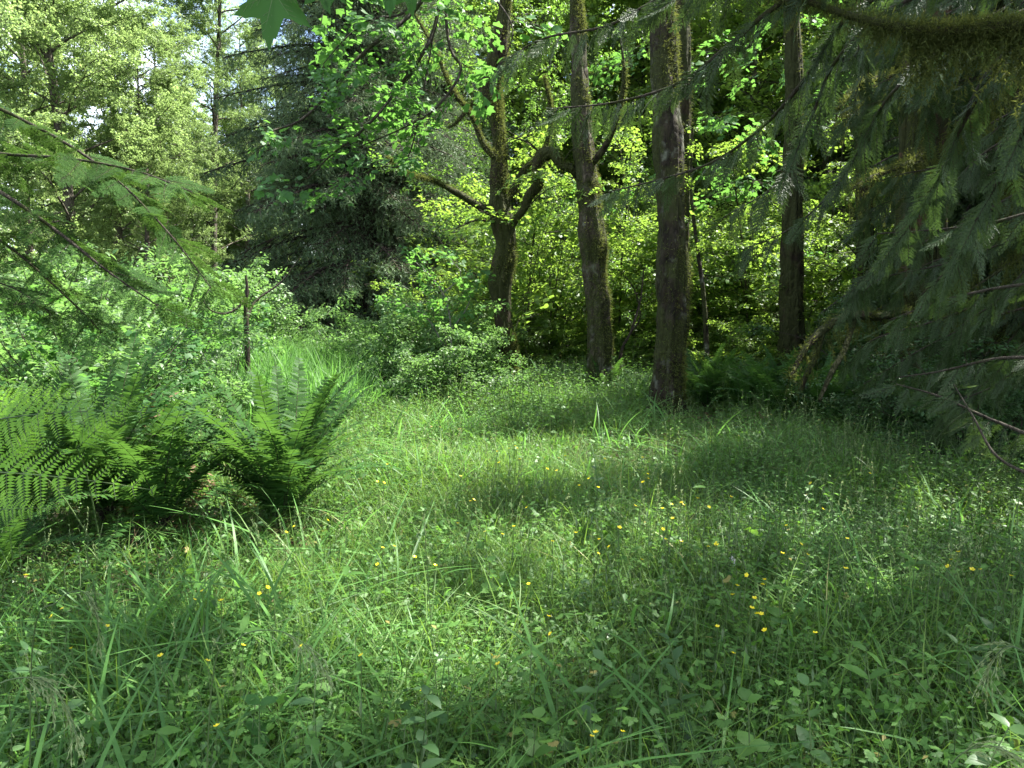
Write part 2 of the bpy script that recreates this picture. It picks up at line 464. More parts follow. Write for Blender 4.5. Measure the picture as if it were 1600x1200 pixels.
# ------------------------------------------------------------------ foliage templates (sources of shape for the crowns)
def broad_bough(shape, n_twigs=16, per=26, size=0.035, flat=0.35, mats=('alder', 'twig'), seed=0, spread=0.4, hang=0.0):
    """one leafy bough about 1 long: axis, twigs, leaves"""
    mb = MB()
    ax = grow((0, 0, 0), (1, 0, 0.1), 1, 8, 0.15, 0.06)
    mb.tube(ax, np.linspace(0.008, 0.002, 9), 3, 1)
    P, D, U = [], [], []
    for k in range(n_twigs):
        s = 0.12 + 0.86 * k / n_twigs + rng.normal() * 0.02
        i = min(int(s * 8), 7); base = ax[i] + (ax[i + 1] - ax[i]) * (s * 8 - i)
        side = 1 if k % 2 else -1
        d = norm(np.array([0.6, side * 0.9, rng.normal() * flat]))
        L = spread * (1.05 - s * 0.6) * rng.uniform(0.7, 1.15)
        tw = grow(base, d, L, 5, 0.2 + hang, 0.13)
        mb.tube(tw, np.linspace(0.004, 0.0012, 6), 3, 1)
        t = np.sort(rng.random(per)) ** 0.8 * 5
        ii = np.minimum(t.astype(int), 4)
        p = tw[ii] + (tw[ii + 1] - tw[ii]) * (t - ii)[:, None]
        P.append(p + jit(per, size * 0.55)); dd = norm(tw[ii + 1] - tw[ii])
        sgn = np.where(np.arange(per) % 2, 1, -1)[:, None]
        D.append(dd * 0.6 + np.cross(dd, UP) * sgn + jit(per, 0.35) + [0, 0, -0.2 - hang]); U.append(UP + jit(per, flat))
    mb.inst(*shape, np.vstack(P), np.vstack(D), np.vstack(U), size * rng.uniform(0.45, 1.45, n_twigs * per), 0)
    return mb

T = {}
T['alder'] = [template('alder_bough', broad_bough(rhomb(0.8), 20, 46, 0.036, 0.6, spread=0.45), ['alder', 'twig']) for _ in range(3)]
T['understory'] = [template('understory_bough', broad_bough(lobed(3, 0.7, 0.9), 12, 11, 0.075, 0.2, spread=0.45), ['understory', 'twig']) for _ in range(3)]
T['fruit'] = [template('small_tree_spray', broad_bough(oval(0.5), 10, 9, 0.085, 0.6, spread=0.35), ['fruit', 'twig']) for _ in range(3)]
T['maple'] = [template('maple_spray', broad_bough(lobed(5, 0.6, 1.7), 9, 5, 0.115, 0.2, spread=0.45, hang=0.05), ['maple', 'twig']) for _ in range(3)]
T['shrub'] = [template('shrub_spray', broad_bough(oval6(0.55), 10, 7, 0.13, 0.3, spread=0.36), ['bush', 'stem']) for _ in range(3)]
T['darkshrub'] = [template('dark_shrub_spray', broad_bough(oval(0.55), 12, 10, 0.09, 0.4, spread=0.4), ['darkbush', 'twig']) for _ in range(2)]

def spruce_bough(mat):
    mb = MB()
    ax = grow((0, 0, 0), (1, 0, 0.05), 1, 8, 0.35, 0.04)
    mb.tube(ax, np.linspace(0.012, 0.003, 9), 4, 1)
    P, D = [], []
    for k in range(34):
        s = 0.08 + 0.9 * k / 34; i = min(int(s * 8), 7); base = ax[i] + (ax[i + 1] - ax[i]) * (s * 8 - i)
        side = 1 if k % 2 else -1
        L = 0.30 * (1.15 - s) * rng.uniform(0.7, 1.2) + 0.04
        tw = grow(base, (0.75, side * 0.8, -0.1), L, 4, 0.6, 0.1)
        mb.tube(tw, np.linspace(0.004, 0.001, 5), 3, 1)
        for q in range(1, 5):
            for h in range(2):
                n = 13
                e = norm(np.array([0.5 * rng.normal(), 0.5 * rng.normal(), -1.0]) if h else tw[q] - tw[q - 1] + jit(1, 0.25)[0])
                t = rng.random(n) * 0.075
                P.append(tw[q] + e * t[:, None]); D.append(e * 0.9 + jit(n, 0.6))
    P = np.vstack(P); D = np.vstack(D)
    mb.inst(NEEDLE[0] * [1, 1.6, 1], NEEDLE[1], P, D, jit(len(P), 1), 0.022 * rng.uniform(0.6, 1.3, len(P)), 0)
    return mb
T['spruce'] = [template('spruce_bough', spruce_bough('spruce'), ['spruce', 'bark_dark']) for _ in range(3)]

def hemlock_spray():
    """flat feathery spray 1 long: axis, side shoots, rows of short needles"""
    mb = MB()
    ax = grow((0, 0, 0), (1, 0, 0), 1, 8, 0.25, 0.03)
    mb.tube(ax, np.linspace(0.006, 0.0015, 9), 4, 1)
    segs = []
    for k in range(26):
        s = 0.06 + 0.92 * k / 26; i = min(int(s * 8), 7); base = ax[i] + (ax[i + 1] - ax[i]) * (s * 8 - i)
        side = 1 if k % 2 else -1
        L = 0.36 * (1.1 - s) * rng.uniform(0.75, 1.15) + 0.03
        tw = grow(base, (0.8, side * 0.85, 0.02), L, 5, 0.2, 0.05)
        mb.tube(tw, np.linspace(0.0025, 0.001, 6), 3, 1)
        segs.append(tw)
        for q in range(1, 5):
            for h in (1, -1):
                dd = norm(tw[q] - tw[q - 1]); c = np.cross(dd, UP) * h
                l2 = L * 0.33 * (1 - q / 6) * rng.uniform(0.7, 1.2)
                segs.append(grow(tw[q], dd * 0.7 + c * 0.8, l2, 3, 0.15, 0.05))
    P, D = [], []
    for sg in segs:
        L = np.linalg.norm(sg[-1] - sg[0]); n = max(6, int(L / 0.006)); t = np.linspace(0.02, 0.999, n) * (len(sg) - 1); i = t.astype(int)
        p = sg[i] + (sg[i + 1] - sg[i]) * (t - i)[:, None]; dd = norm(sg[i + 1] - sg[i]); c = np.cross(dd, UP)
        sgn = np.where(np.arange(n) % 2, 1, -1)[:, None]
        P.append(p); D.append(dd * 0.5 + c * sgn + jit(n, 0.15))
    P = np.vstack(P); D = np.vstack(D)
    mb.inst(NEEDLE[0] * [1, 2.2, 1], NEEDLE[1], P, D, UP + jit(len(P), 0.3), 0.034 * rng.uniform(0.7, 1.2, len(P)), 0)
    return mb
T['hemlock'] = [template('hemlock_spray', hemlock_spray(), ['hemlock', 'twig']) for _ in range(2)]

def cedar_spray(mat, droop=0.5):
    """flat drooping fan of scale-leaf branchlets, 1 long"""
    mb = MB()
    ax = grow((0, 0, 0), (1, 0, 0), 1, 8, droop, 0.03)
    mb.tube(ax, np.linspace(0.007, 0.002, 9), 4, 1)
    scale = (np.array([[0, 0, 0], [0.4, 0.2, 0.02], [1, 0, -0.05], [0.4, -0.2, 0.02]]), np.array([[0, 1, 2], [0, 2, 3]]))
    P, D, S = [], [], []
    for k in range(22):
        s = 0.05 + 0.94 * k / 22; i = min(int(s * 8), 7); base = ax[i] + (ax[i + 1] - ax[i]) * (s * 8 - i)
        side = 1 if k % 2 else -1
        L = 0.34 * (1.12 - s) * rng.uniform(0.75, 1.15) + 0.05
        tw = grow(base, (0.85, side * 0.7, -0.05), L, 6, droop * 0.8, 0.04)
        mb.tube(tw, np.linspace(0.004, 0.0015, 7), 3, 0)
        n = max(8, int(L / 0.014)); t = np.linspace(0.05, 0.999, n) * 6; i = t.astype(int)
        p = tw[i] + (tw[i + 1] - tw[i]) * (t - i)[:, None]; dd = norm(tw[i + 1] - tw[i]); c = norm(np.cross(dd, UP))
        sgn = np.where(np.arange(n) % 2, 1, -1)[:, None]
        P.append(p); D.append(dd * 1.0 + c * sgn * 0.6 + jit(n, 0.15)); S.append(0.044 * (1.15 - t / 6) + 0.018)
    P = np.vstack(P); D = np.vstack(D); S = np.concatenate(S)
    mb.inst(scale[0], scale[1], P, D, UP + jit(len(P), 0.2), S, 0)
    return mb
T['cedar'] = [template('cedar_spray', cedar_spray('cedar'), ['cedar', 'twig']) for _ in range(3)]

def cedar_bough():
    mb = MB(); ax = grow((0, 0, 0), (1, 0, 0.1), 1, 10, 0.45, 0.04)
    mb.tube(ax, np.linspace(0.010, 0.002, 11), 4, 1)
    P, D, S = [], [], []
    for k in range(64):
        s = 0.05 + 0.94 * k / 64; i = min(int(s * 10), 9); base = ax[i] + (ax[i + 1] - ax[i]) * (s * 10 - i)
        L = rng.uniform(0.10, 0.20) * (1.15 - 0.6 * s); side = 1 if k % 2 else -1
        tw = grow(base, (0.5, side * 0.7, -0.5), L, 6, 1.1, 0.08)
        mb.tube(tw, np.linspace(0.003, 0.001, 7), 3, 0)
        n = 24; t = np.linspace(0.1, 0.999, n) * 6; j = t.astype(int)
        p = tw[j] + (tw[j + 1] - tw[j]) * (t - j)[:, None]; dd = norm(tw[j + 1] - tw[j]); c = norm(np.cross(dd, jit(1, 1)[0] * 0.4 + [side * 0.2, 0.2, 1]))
        P.append(p); D.append(dd * 0.8 + c * np.where(np.arange(n) % 2, 1, -1)[:, None] + jit(n, 0.15)); S.append(0.036 * (1.15 - t / 6) * (L / 0.16) + 0.005)
    P, D, S = np.vstack(P), np.vstack(D), np.concatenate(S)
    mb.inst(*rhomb(0.28), P, D, jit(len(P), 0.5) + UP, S, 0)
    return mb
T['cedar_bough'] = [template('cedar_bough', cedar_bough(), ['cedar', 'twig']) for _ in range(3)]

# ---- ground cover patches, radius about 0.35
def disk(n, R):
    a = rng.random(n) * 6.2832; r = np.sqrt(rng.random(n)) * R
    return np.stack([r * np.cos(a), r * np.sin(a), np.zeros(n)], 1)
def dirs(n): 
    a = rng.random(n) * 6.2832
    return np.stack([np.cos(a), np.sin(a), np.zeros(n)], 1)
def grass_patch(n, h0, h1, w, bend=0.6, R=0.36, mats=0, seg=4):
    mb = MB()
    for b in (bend * 0.5, bend, bend * 1.7):
        m = n // 3
        tv, tf = blade(seg, w, b)
        mb.inst(tv, tf, disk(m, R), dirs(m), UP + jit(m, 0.22), rng.uniform(h0, h1, m), mats)
    return mb
def trifoliate():
    """a three-part toothed leaf on its stalk end"""
    lv, lf = lobed(5, 0.68, 1.0)
    V, Fc = [], []
    for k, a in enumerate((-1.25, 0, 1.25)):
        c, s = math.cos(a), math.sin(a)
        v = lv * 0.62; V.append(np.stack([v[:, 0] * c - v[:, 1] * s, v[:, 0] * s + v[:, 1] * c, v[:, 2]], 1)); Fc.append(lf + k * len(lv))
    return np.vstack(V), np.vstack(Fc)
def stalked(mb, leaf, n, h0, h1, s0, s1, R=0.36, mat=0, stem=1, tilt=0.35):
    base = disk(n, R); d = dirs(n); h = rng.uniform(h0, h1, n)
    top = base + d * (h * 0.35)[:, None] + UP * h[:, None]
    tv, tf = np.array([[0, -0.5, 0], [0, 0.5, 0], [1, 0.3, 0], [1, -0.3, 0]]), np.array([[0, 1, 2], [0, 2, 3]])
    L = np.linalg.norm(top - base, axis=1)
    mb.inst(tv, tf, base, top - base, d, np.stack([L, np.full(n, 0.003), L], 1), stem)
    mb.inst(*leaf, top, d + jit(n, 0.3), UP + jit(n, tilt), rng.uniform(s0, s1, n), mat)
def buttercup_leaves(n=110, h0=0.05, h1=0.26):
    mb = MB(); stalked(mb, trifoliate(), n, h0, h1, 0.016, 0.042, tilt=0.6); return mb
def stemmy_herb(n=26, h0=0.12, h1=0.34, size=0.038, leaf=None, w=0.5):
    mb = MB()
    P, D, U, S = [], [], [], []
    base = disk(n, 0.36)
    for k in range(n):
        h = rng.uniform(h0, h1)
        st = grow(base[k], UP + jit(1, 0.35)[0], h, 4, 0.1, 0.08)
        mb.tube(st, [0.0018, 0.0017, 0.0015, 0.0013, 0.0008], 3, 1)
        m = rng.integers(7, 12); t = np.linspace(0.2, 0.999, m) * 4; i = t.astype(int)
        a = np.arange(m) * 2.4 + rng.random() * 6
        P.append(st[i] + (st[i + 1] - st[i]) * (t - i)[:, None]); D.append(np.stack([np.cos(a), np.sin(a), rng.normal(size=m) * 0.25], 1))
        U.append(UP + jit(m, 0.25)); S.append(size * (1.25 - t / 5.5) * rng.uniform(0.7, 1.2, m))
    mb.inst(*(leaf or oval(w)), np.vstack(P), np.vstack(D), np.vstack(U), np.concatenate(S), 0)
    return mb
def ferny_herb(n=16):
    """lacy divided leaves"""
    mb = MB(); P, D, S, U = [], [], [], []
    for k in range(n):
        b = disk(1, 0.33)[0]; d = dirs(1)[0]
        st = grow(b, d * 0.6 + UP, rng.uniform(0.14, 0.3), 6, 1.0, 0.04)
        mb.tube(st, np.linspace(0.0018, 0.0007, 7), 3, 1)
        for q in range(2, 7):
            dd = norm(st[q] - st[q - 1]); c = norm(np.cross(dd, UP))
            for sgn in (1, -1):
                l = 0.07 * (1.15 - q / 7)
                for z in np.linspace(0.3, 1, 4):
                    p = st[q] + (c * sgn + dd * 0.5) * l * z
                    for s2 in (1, -1, 0):
                        P.append(p); D.append(norm(c * sgn + dd * 0.5 + np.cross(c, dd) * 0 + (dd * s2 * 0.9))); S.append(l * 0.34); U.append(UP)
    mb.inst(*rhomb(0.4), np.array(P), np.array(D), np.array(U) + jit(len(P), 0.2), np.array(S), 0)
    return mb
def seed_grass(n=9):
    """tall stalks with loose seed heads"""
    mb = MB()
    for k in range(n):
        b = disk(1, 0.33)[0]
        st = grow(b, UP + jit(1, 0.16)[0], rng.uniform(0.4, 0.68), 6, 0.12, 0.05)
        mb.tube(st, np.linspace(0.0016, 0.0008, 7), 3, 1)
        m = 26; t = rng.uniform(4.3, 5.999, m); i = t.astype(int)
        P = st[i] + (st[i + 1] - st[i]) * (t - i)[:, None]
        mb.inst(*rhomb(0.35), P, UP * 0.9 + jit(m, 0.35), jit(m, 1), rng.uniform(0.010, 0.02, m), 0)
    return mb
def moss_floor():
    mb = MB(); stalked(mb, rhomb(0.7), 110, 0.01, 0.10, 0.02, 0.05); return mb

T['fine_grass'] = [template('fine_grass_patch', grass_patch(180, 0.12, 0.36, 0.011, 0.7), ['grass']) for _ in range(3)]
T['wide_grass'] = [template('wide_grass_patch', grass_patch(36, 0.28, 0.56, 0.022, 1.1, seg=7), ['grass_wide']) for _ in range(3)]
T['tall_grass'] = [template('tall_grass_patch', grass_patch(70, 0.55, 1.05, 0.012, 0.5, seg=5), ['grass_wide']) for _ in range(2)]
T['buttercup'] = [template('buttercup_leaf_patch', buttercup_leaves(), ['herb', 'stem']) for _ in range(3)]
T['herb'] = [template('herb_patch', stemmy_herb(), ['herb', 'stem']) for _ in range(3)]
T['herb_blue'] = [template('bluish_herb_patch', stemmy_herb(18, 0.12, 0.3, 0.055, oval6(0.55)), ['herb_blue', 'stem']) for _ in range(2)]
T['ferny'] = [template('lacy_herb_patch', ferny_herb(), ['herb', 'stem']) for _ in range(2)]
T['seed'] = [template('seed_grass_patch', seed_grass(), ['seed', 'stem']) for _ in range(2)]
T['low'] = [template('low_leaf_patch', moss_floor(), ['herb', 'stem']) for _ in range(2)]
T['litter'] = [template('litter_patch', (lambda mb: (stalked(mb, rhomb(0.5), 60, 0.005, 0.05, 0.03, 0.07, tilt=0.6), mb)[1])(MB()), ['litter', 'litter']) for _ in range(1)]

# ------------------------------------------------------------------ ground
def build_ground():
    xs = np.concatenate([np.linspace(-400, -22, 14), np.linspace(-20, 20, 121), np.linspace(22, 400, 14)])
    ys = np.concatenate([np.linspace(-200, -6, 8), np.linspace(-5, 32, 112), np.linspace(34, 600, 20)])
    X, Y = np.meshgrid(xs, ys)
    V = np.stack([X, Y, gz(X, Y)], -1).reshape(-1, 3)
    nx = len(xs); i = np.arange(len(ys) - 1)[:, None] * nx + np.arange(nx - 1)[None]
    q = np.stack([i, i + 1, i + nx + 1, i + nx], -1).reshape(-1, 4)
    mb = MB(); mb.add(V, q, 0, 0.5)
    o = link('ground', mb.mesh('ground', 'soil', True), kind='structure')
    o['label'] = 'dark forest soil under the meadow and trees'
build_ground()

# ------------------------------------------------------------------ meadow
def jgrid(y0, y1, step, xf=0.74, xm=0.8):
    P = []
    y = y0
    while y < y1:
        s = step
        hw = xf * y + xm
        xs = np.arange(-hw, hw, s)
        P.append(np.stack([xs + rng.uniform(-0.5, 0.5, len(xs)) * s, y + rng.uniform(-0.5, 0.5, len(xs)) * s], 1))
        y += s
    return np.vstack(P)
def meadow(name, keys, P, prob, s0, s1, label, lean=0.1):
    keep = rng.random(len(P)) < prob(P[:, 0], P[:, 1])
    P = P[keep]; z = gz(P[:, 0], P[:, 1])
    pos = np.column_stack([P, z - 0.01])
    tm = T[keys]
    o = scatter(name, scatter_mesh(pos, dirs(len(P)) , UP + jit(len(P), lean), rng.uniform(s0, s1, len(P)), len(tm)), tm)
    o['label'] = label
    return o
def in_fern(x, y):
    return ((x > -4.6) & (x < -1.1 - 0.25 * (4.6 - y).clip(0)) & (y > 3.5) & (y < 5.7))
def mask(x, y): return np.where(in_fern(x, y), 0.15, 1.0) * np.where((x > 0.42 * y) & (y > 6.3), 0.45, 1.0) * np.where((np.hypot(x - 2.25, y - 10.2) < 0.9) | (np.hypot(x - 2.2, y - 9.3) < 0.5), 0.2, 1.0) * np.where((x > 2.3) & (x < 4.9) & (y > 8.6) & (y < 11.8), 0.3, 1.0)
def right(x, y): return np.clip((x / np.maximum(y, 1) + 0.05) * 2.2, 0, 1)
def leftf(x, y): return np.clip((-x / np.maximum(y, 1) - 0.0) * 2.4, 0, 1)
def patchy(x, y, f, seed): return np.clip(0.5 + 0.9 * vnoise(np.stack([x, y, 0 * x], -1), f, seed), 0, 1)

near = jgrid(1.7, 7.0, 0.24)
far = jgrid(7.0, 16.0, 0.34)
allp = np.vstack([near, far])
meadow('meadow_grass', 'fine_grass', allp, lambda x, y: mask(x, y) * (0.85 - 0.3 * right(x, y)) * (0.55 + 0.5 * patchy(x, y, 1.6, 1)), 0.75, 1.25, 'fine green meadow grass filling the clearing')
meadow('meadow_wide_grass', 'wide_grass', allp, lambda x, y: mask(x, y) * (0.2 + 0.6 * leftf(x, y) * (y < 5) + 0.4 * (y < 3.3)) * patchy(x, y, 1.1, 2), 0.75, 1.3, 'broad bladed grass in the left and front of the clearing')
meadow('buttercup_leaves', 'buttercup', allp, lambda x, y: mask(x, y) * (0.45 + 0.35 * right(x, y)), 0.8, 1.3, 'lobed buttercup leaves low in the meadow')
meadow('leafy_herbs', 'herb', allp, lambda x, y: mask(x, y) * (0.6 + 0.4 * right(x, y) + 0.2 * (y > 8)) * (0.4 + 0.8 * patchy(x, y, 1.8, 3)), 0.8, 1.35, 'small leafy herbs mixed through the meadow')
meadow('bluish_herbs', 'herb_blue', allp, lambda x, y: mask(x, y) * (0.5 + 0.25 * (y < 3.4)) * patchy(x, y, 1.4, 4) * 1.3, 0.75, 1.3, 'broader bluish green herb leaves in the meadow')
meadow('lacy_herbs', 'ferny', allp, lambda x, y: mask(x, y) * (0.12 + 0.55 * right(x, y)) * patchy(x, y, 1.3, 5), 0.8, 1.3, 'lacy divided leaves in the right part of the meadow')
meadow('seeding_grass', 'seed', allp, lambda x, y: mask(x, y) * 0.07 * (y > 2.6), 0.7, 1.05, 'thin grass stalks with seed heads above the meadow')
meadow('low_ground_leaves', 'low', allp, lambda x, y: 0.7 + 0 * x, 0.9, 1.4, 'low leaves covering the soil between the grass')
meadow('leaf_litter', 'litter', allp, lambda x, y: 0.3 + 0 * x, 0.9, 1.4, 'brown leaf litter on the soil')
bk = jgrid(8.6, 15.5, 0.42)
meadow('tall_undergrowth', 'herb', bk, lambda x, y: mask(x, y) * (0.25 + 0.6 * np.clip((y - 9) / 2.5, 0, 1)) * (x > -2.0) * (0.5 + patchy(x, y, 1.2, 8)), 1.3, 2.4, 'knee high leafy undergrowth closing in round the tree feet')
meadow('broad_undergrowth', 'herb_blue', bk, lambda x, y: mask(x, y) * 0.45 * (x > -1.5) * patchy(x, y, 1.1, 9), 1.3, 2.1, 'broader leaved undergrowth in the shade before the trunks')
meadow('weedy_clumps', 'herb', allp, lambda x, y: mask(x, y) * 0.85 * (patchy(x, y, 1.0, 10) > 0.48) * (y > 2.6), 1.2, 1.9, 'taller leafy weeds standing in loose clumps in the meadow')
T['straw'] = [template('straw_patch', grass_patch(60, 0.12, 0.34, 0.008, 1.5), ['litter'])]
meadow('dead_straw', 'straw', allp, lambda x, y: mask(x, y) * 0.35 * (patchy(x, y, 1.5, 14) > 0.45), 0.8, 1.3, 'dead straw tangled among the green blades')
tus = jgrid(2.2, 12.0, 0.95)
for q_ in range(2):
    sub = tus + rng.normal(size=tus.shape) * 0.07
    meadow('tussock_grass', 'fine_grass', sub, lambda x, y: mask(x, y) * (patchy(x, y, 0.9, 16) > 0.4), 1.3, 1.75, 'taller tussocks of soft grass rising above the meadow, layer %s' % ('one', 'two', 'three', 'four')[q_])
# forest floor beyond the clearing
ff = jgrid(15.5, 34, 0.9)
meadow('forest_floor_leaves', 'herb', ff, lambda x, y: 0.9 + 0 * x, 1.8, 3.0, 'leafy ground cover under the trees beyond the clearing')
tg = []
for (x0, x1, y0, y1, n) in ((-6.5, -2.2, 8.0, 15.0, 150), (-3.6, -1.9, 9.5, 14.5, 60), (-9, -5, 6, 12, 60)):
    tg.append(np.stack([rng.uniform(x0, x1, n), rng.uniform(y0, y1, n)], 1))
tg = np.vstack(tg)
meadow('tall_grass', 'tall_grass', tg, lambda x, y: 1 + 0 * x, 0.65, 1.05, 'tall pale grass standing behind the ferns on the left', 0.15)

# ------------------------------------------------------------------ trunks
def trunk_mesh(pts, rad, mat, sides=26, step=0.1, ridge=0.07, lump=0.10, seed=0, flare=0.5):
    pts = np.asarray(pts, float)
    c = curve_pts(pts, 10)
    seg = np.linalg.norm(np.diff(c, axis=0), axis=1); cum = np.concatenate([[0], np.cumsum(seg)])
    n = max(6, int(cum[-1] / step)); s = np.linspace(0, cum[-1], n)
    C = np.stack([np.interp(s, cum, c[:, k]) for k in range(3)], 1)
    kk = np.linspace(0, 1, len(pts)) * (len(c) - 1); rr = np.interp(s, np.interp(kk, np.arange(len(c)), cum), rad)
    mb = MB(); mb.tube(C, rr, sides, 0, 0.5)
    V = mb.v[0]; cen = np.repeat(C, sides, 0); rv = V - cen; rl = np.linalg.norm(rv, axis=1, keepdims=True); d = rv / rl
    th = np.tile(np.arange(sides) * 2 * math.pi / sides, n)
    amp = 1 + lump * vnoise(V, 3.5 , seed) + ridge * np.sin(th * 7 + 2 * np.sin(V[:, 2] * 1.3) + seed) * (0.6 + 0.4 * vnoise(V, 5, seed + 1)) + ridge * 0.6 * vnoise(V * [1, 1, 0.3], 26, seed + 2) + ridge * 0.35 * np.sin(th * 15 + 3 * np.sin(V[:, 2] * 2.1 + seed))
    if flare:
        h = np.repeat(s, sides); amp += flare * 1.7 * np.exp(-h / 0.33) * (0.6 + 0.5 * np.sin(th * 4 + seed))
    mb.v[0] = cen + d * rl * amp[:, None]
    return mb, mb.v[0], d, C, rr

def moss_strands(V, d, n, mat='moss', l0=0.02, l1=0.06, side=None, down=0.5, seed=3, w=0.10):
    """short moss fibres standing on a trunk's surface"""
    mb = MB()
    pr = np.clip(0.35 + vnoise(V, 3.0, seed) * 0.9 + 0.5 * np.maximum(d[:, 2], 0), 0.02, 1)
    if side is not None: pr = pr * np.clip(0.35 + d @ np.asarray(side), 0.05, 1.5)
    pr /= pr.sum()
    i = rng.choice(len(V), n, p=pr)
    P = V[i] + jit(n, 0.018) ; D = d[i] + jit(n, 0.5) + [0, 0, -down]
    mb.inst(np.array([[0, -w, 0], [0, w, 0], [0.6, w * 0.7, -0.1], [1, 0, -0.3]]), np.array([[0, 1, 2], [0, 2, 3]]), P, D, jit(n, 1), rng.uniform(l0, l1, n), 0)
    return mb

def local(mb, base):
    for k in range(len(mb.v)): mb.v[k] = mb.v[k] - base
    return mb

def hero_tree(name, label, cat, parts, bark, mossn=6000, side=None, sides=26, moss_len=(0.02, 0.06), near=1.0, slim=1.0, lump=0.14):
    """parts: list of (partname, pixel polyline [(x,y,depth)], radii)"""
    parts = [(pn, [(a, b, c * near) for a, b, c in pl], [q * slim * (near * 0.95 if near < 1 else 1) for q in rad]) for pn, pl, rad in parts]
    base = px(*parts[0][1][0]); base[2] = gz(base[0], base[1]) - 0.1
    root = thing(name, label, cat, base)
    allV, allD = [], []
    for k, (pn, pl, rad) in enumerate(parts):
        pts = np.array([px(*p) for p in pl])
        if k == 0: pts[0] = base
        mb, V, d, C, rr = trunk_mesh(pts, rad, bark, sides + 22 if k == 0 else max(12, sides - 10), 0.06, ridge=0.15, lump=lump, seed=k + len(name), flare=0.45 if k == 0 else 0)
        if k == 0 or max(rad) >= 0.045: allV.append(V); allD.append(d)
        link(pn, local(mb, base).mesh(pn, bark if k == 0 else 'bark_mossy', True), root)
    if mossn:
        V = np.vstack(allV); d = np.vstack(allD)
        link('moss', local(moss_strands(V, d, mossn, l0=moss_len[0], l1=moss_len[1], side=side), base).mesh('moss', 'moss'), root, kind='stuff')
    return root, base, np.vstack(allV)

def sprays_on(root, base, name, key, lines, every, s0, s1, spread=0.5, droop=0.0, start=0.25, upn=0.3, twigs=None):
    """leafy sprays set along branch lines (world points), as one crown part"""
    P, D = [], []
    for ln in lines:
        c = curve_pts(ln, 8) if len(ln) < 12 else np.asarray(ln)
        seg = np.linalg.norm(np.diff(c, axis=0), axis=1); cum = np.concatenate([[0], np.cumsum(seg)])
        n = max(2, int(cum[-1] * (1 - start) / every)); s = np.linspace(cum[-1] * start, cum[-1] * 0.995, n)
        p = np.stack([np.interp(s, cum, c[:, k]) for k in range(3)], 1)
        t = np.stack([np.interp(s, cum[:-1], norm(np.diff(c, axis=0))[:, k]) for k in range(3)], 1)
        side = norm(np.cross(t, UP)) * np.where(np.arange(n) % 2, 1, -1)[:, None]
        P.append(p); D.append(t * 0.7 + side * spread * 1.5 + jit(n, spread * 0.5) + [0, 0, -droop])
    P = np.vstack(P); D = np.vstack(D)
    me = scatter_mesh(P - base, D, UP + jit(len(P), upn), rng.uniform(s0, s1, len(P)), len(T[key]))
    return scatter(name, me, T[key], root)

LIT = (0.75, 0.2, 0.3)
# twisted mossy tree
r1, b1, _ = hero_tree('twisted_tree', 'twisted mossy tree with swollen knots that forks into curling limbs', 'tree', [
    ('trunk', [(798, 600, 15.5), (793, 555, 15.5), (786, 500, 15.5), (784, 440, 15.5), (792, 385, 15.5), (785, 345, 15.5), (779, 300, 15.5), (780, 250, 15.6), (776, 190, 15.8), (768, 140, 16), (778, 80, 16), (788, 20, 16), (800, -120, 16)],
     [0.25, 0.22, 0.22, 0.33, 0.23, 0.34, 0.19, 0.18, 0.13, 0.26, 0.20, 0.14, 0.10]),
    ('limb', [(798, 352, 15.5), (818, 328, 15.3), (827, 305, 15.2), (841, 288, 15.1), (838, 262, 15.0), (848, 243, 15.0), (864, 240, 14.9), (876, 258, 14.9), (894, 264, 14.9), (905, 284, 15.1), (918, 296, 15.4)], [0.12, 0.085, 0.11, 0.13, 0.10, 0.16, 0.12, 0.085, 0.10, 0.06, 0.03]),
    ('dead_twig', [(845, 240, 15), (825, 222, 14.8), (800, 215, 14.7), (785, 205, 14.6)], [0.02, 0.014, 0.01, 0.004]),
    ('dead_twig', [(880, 255, 14.9), (892, 235, 14.7), (915, 222, 14.6), (925, 200, 14.5)], [0.018, 0.012, 0.008, 0.004]),
    ('dead_twig', [(822, 325, 15.2), (850, 300, 15), (872, 290, 14.9), (905, 292, 14.8)], [0.016, 0.012, 0.008, 0.004]),
    ('limb', [(775, 335, 15.5), (745, 320, 15.2), (715, 302, 14.9), (680, 285, 14.4), (640, 272, 14.0), (605, 247, 13.7)], [0.11, 0.09, 0.07, 0.05, 0.03, 0.012]),
    ('limb', [(790, 318, 15.5), (805, 292, 15.7), (822, 262, 15.9), (850, 235, 16), (860, 180, 16), (850, 120, 16)], [0.10, 0.09, 0.08, 0.06, 0.04, 0.02]),
    ('limb', [(778, 250, 15.5), (755, 225, 15.4), (735, 180, 15.2), (705, 140, 15), (680, 80, 14.8), (640, 10, 14.5)], [0.07, 0.06, 0.05, 0.04, 0.03, 0.02]),
    ('limb', [(770, 150, 16), (740, 160, 15.8), (715, 190, 15.6), (700, 200, 15.5)], [0.09, 0.06, 0.035, 0.02]),
    ('dead_twig', [(772, 345, 15.3), (740, 345, 15), (715, 356, 14.8), (690, 360, 14.6)], [0.04, 0.02, 0.012, 0.006]),
    ('dead_twig', [(795, 205, 15.2), (835, 232, 15), (862, 262, 14.8), (900, 280, 14.7), (938, 288, 14.6)], [0.012, 0.012, 0.01, 0.01, 0.004]),
], 'bark_mossy', 26000, (0.5, -0.25, 0.3), near=0.85, slim=0.82, lump=0.27)
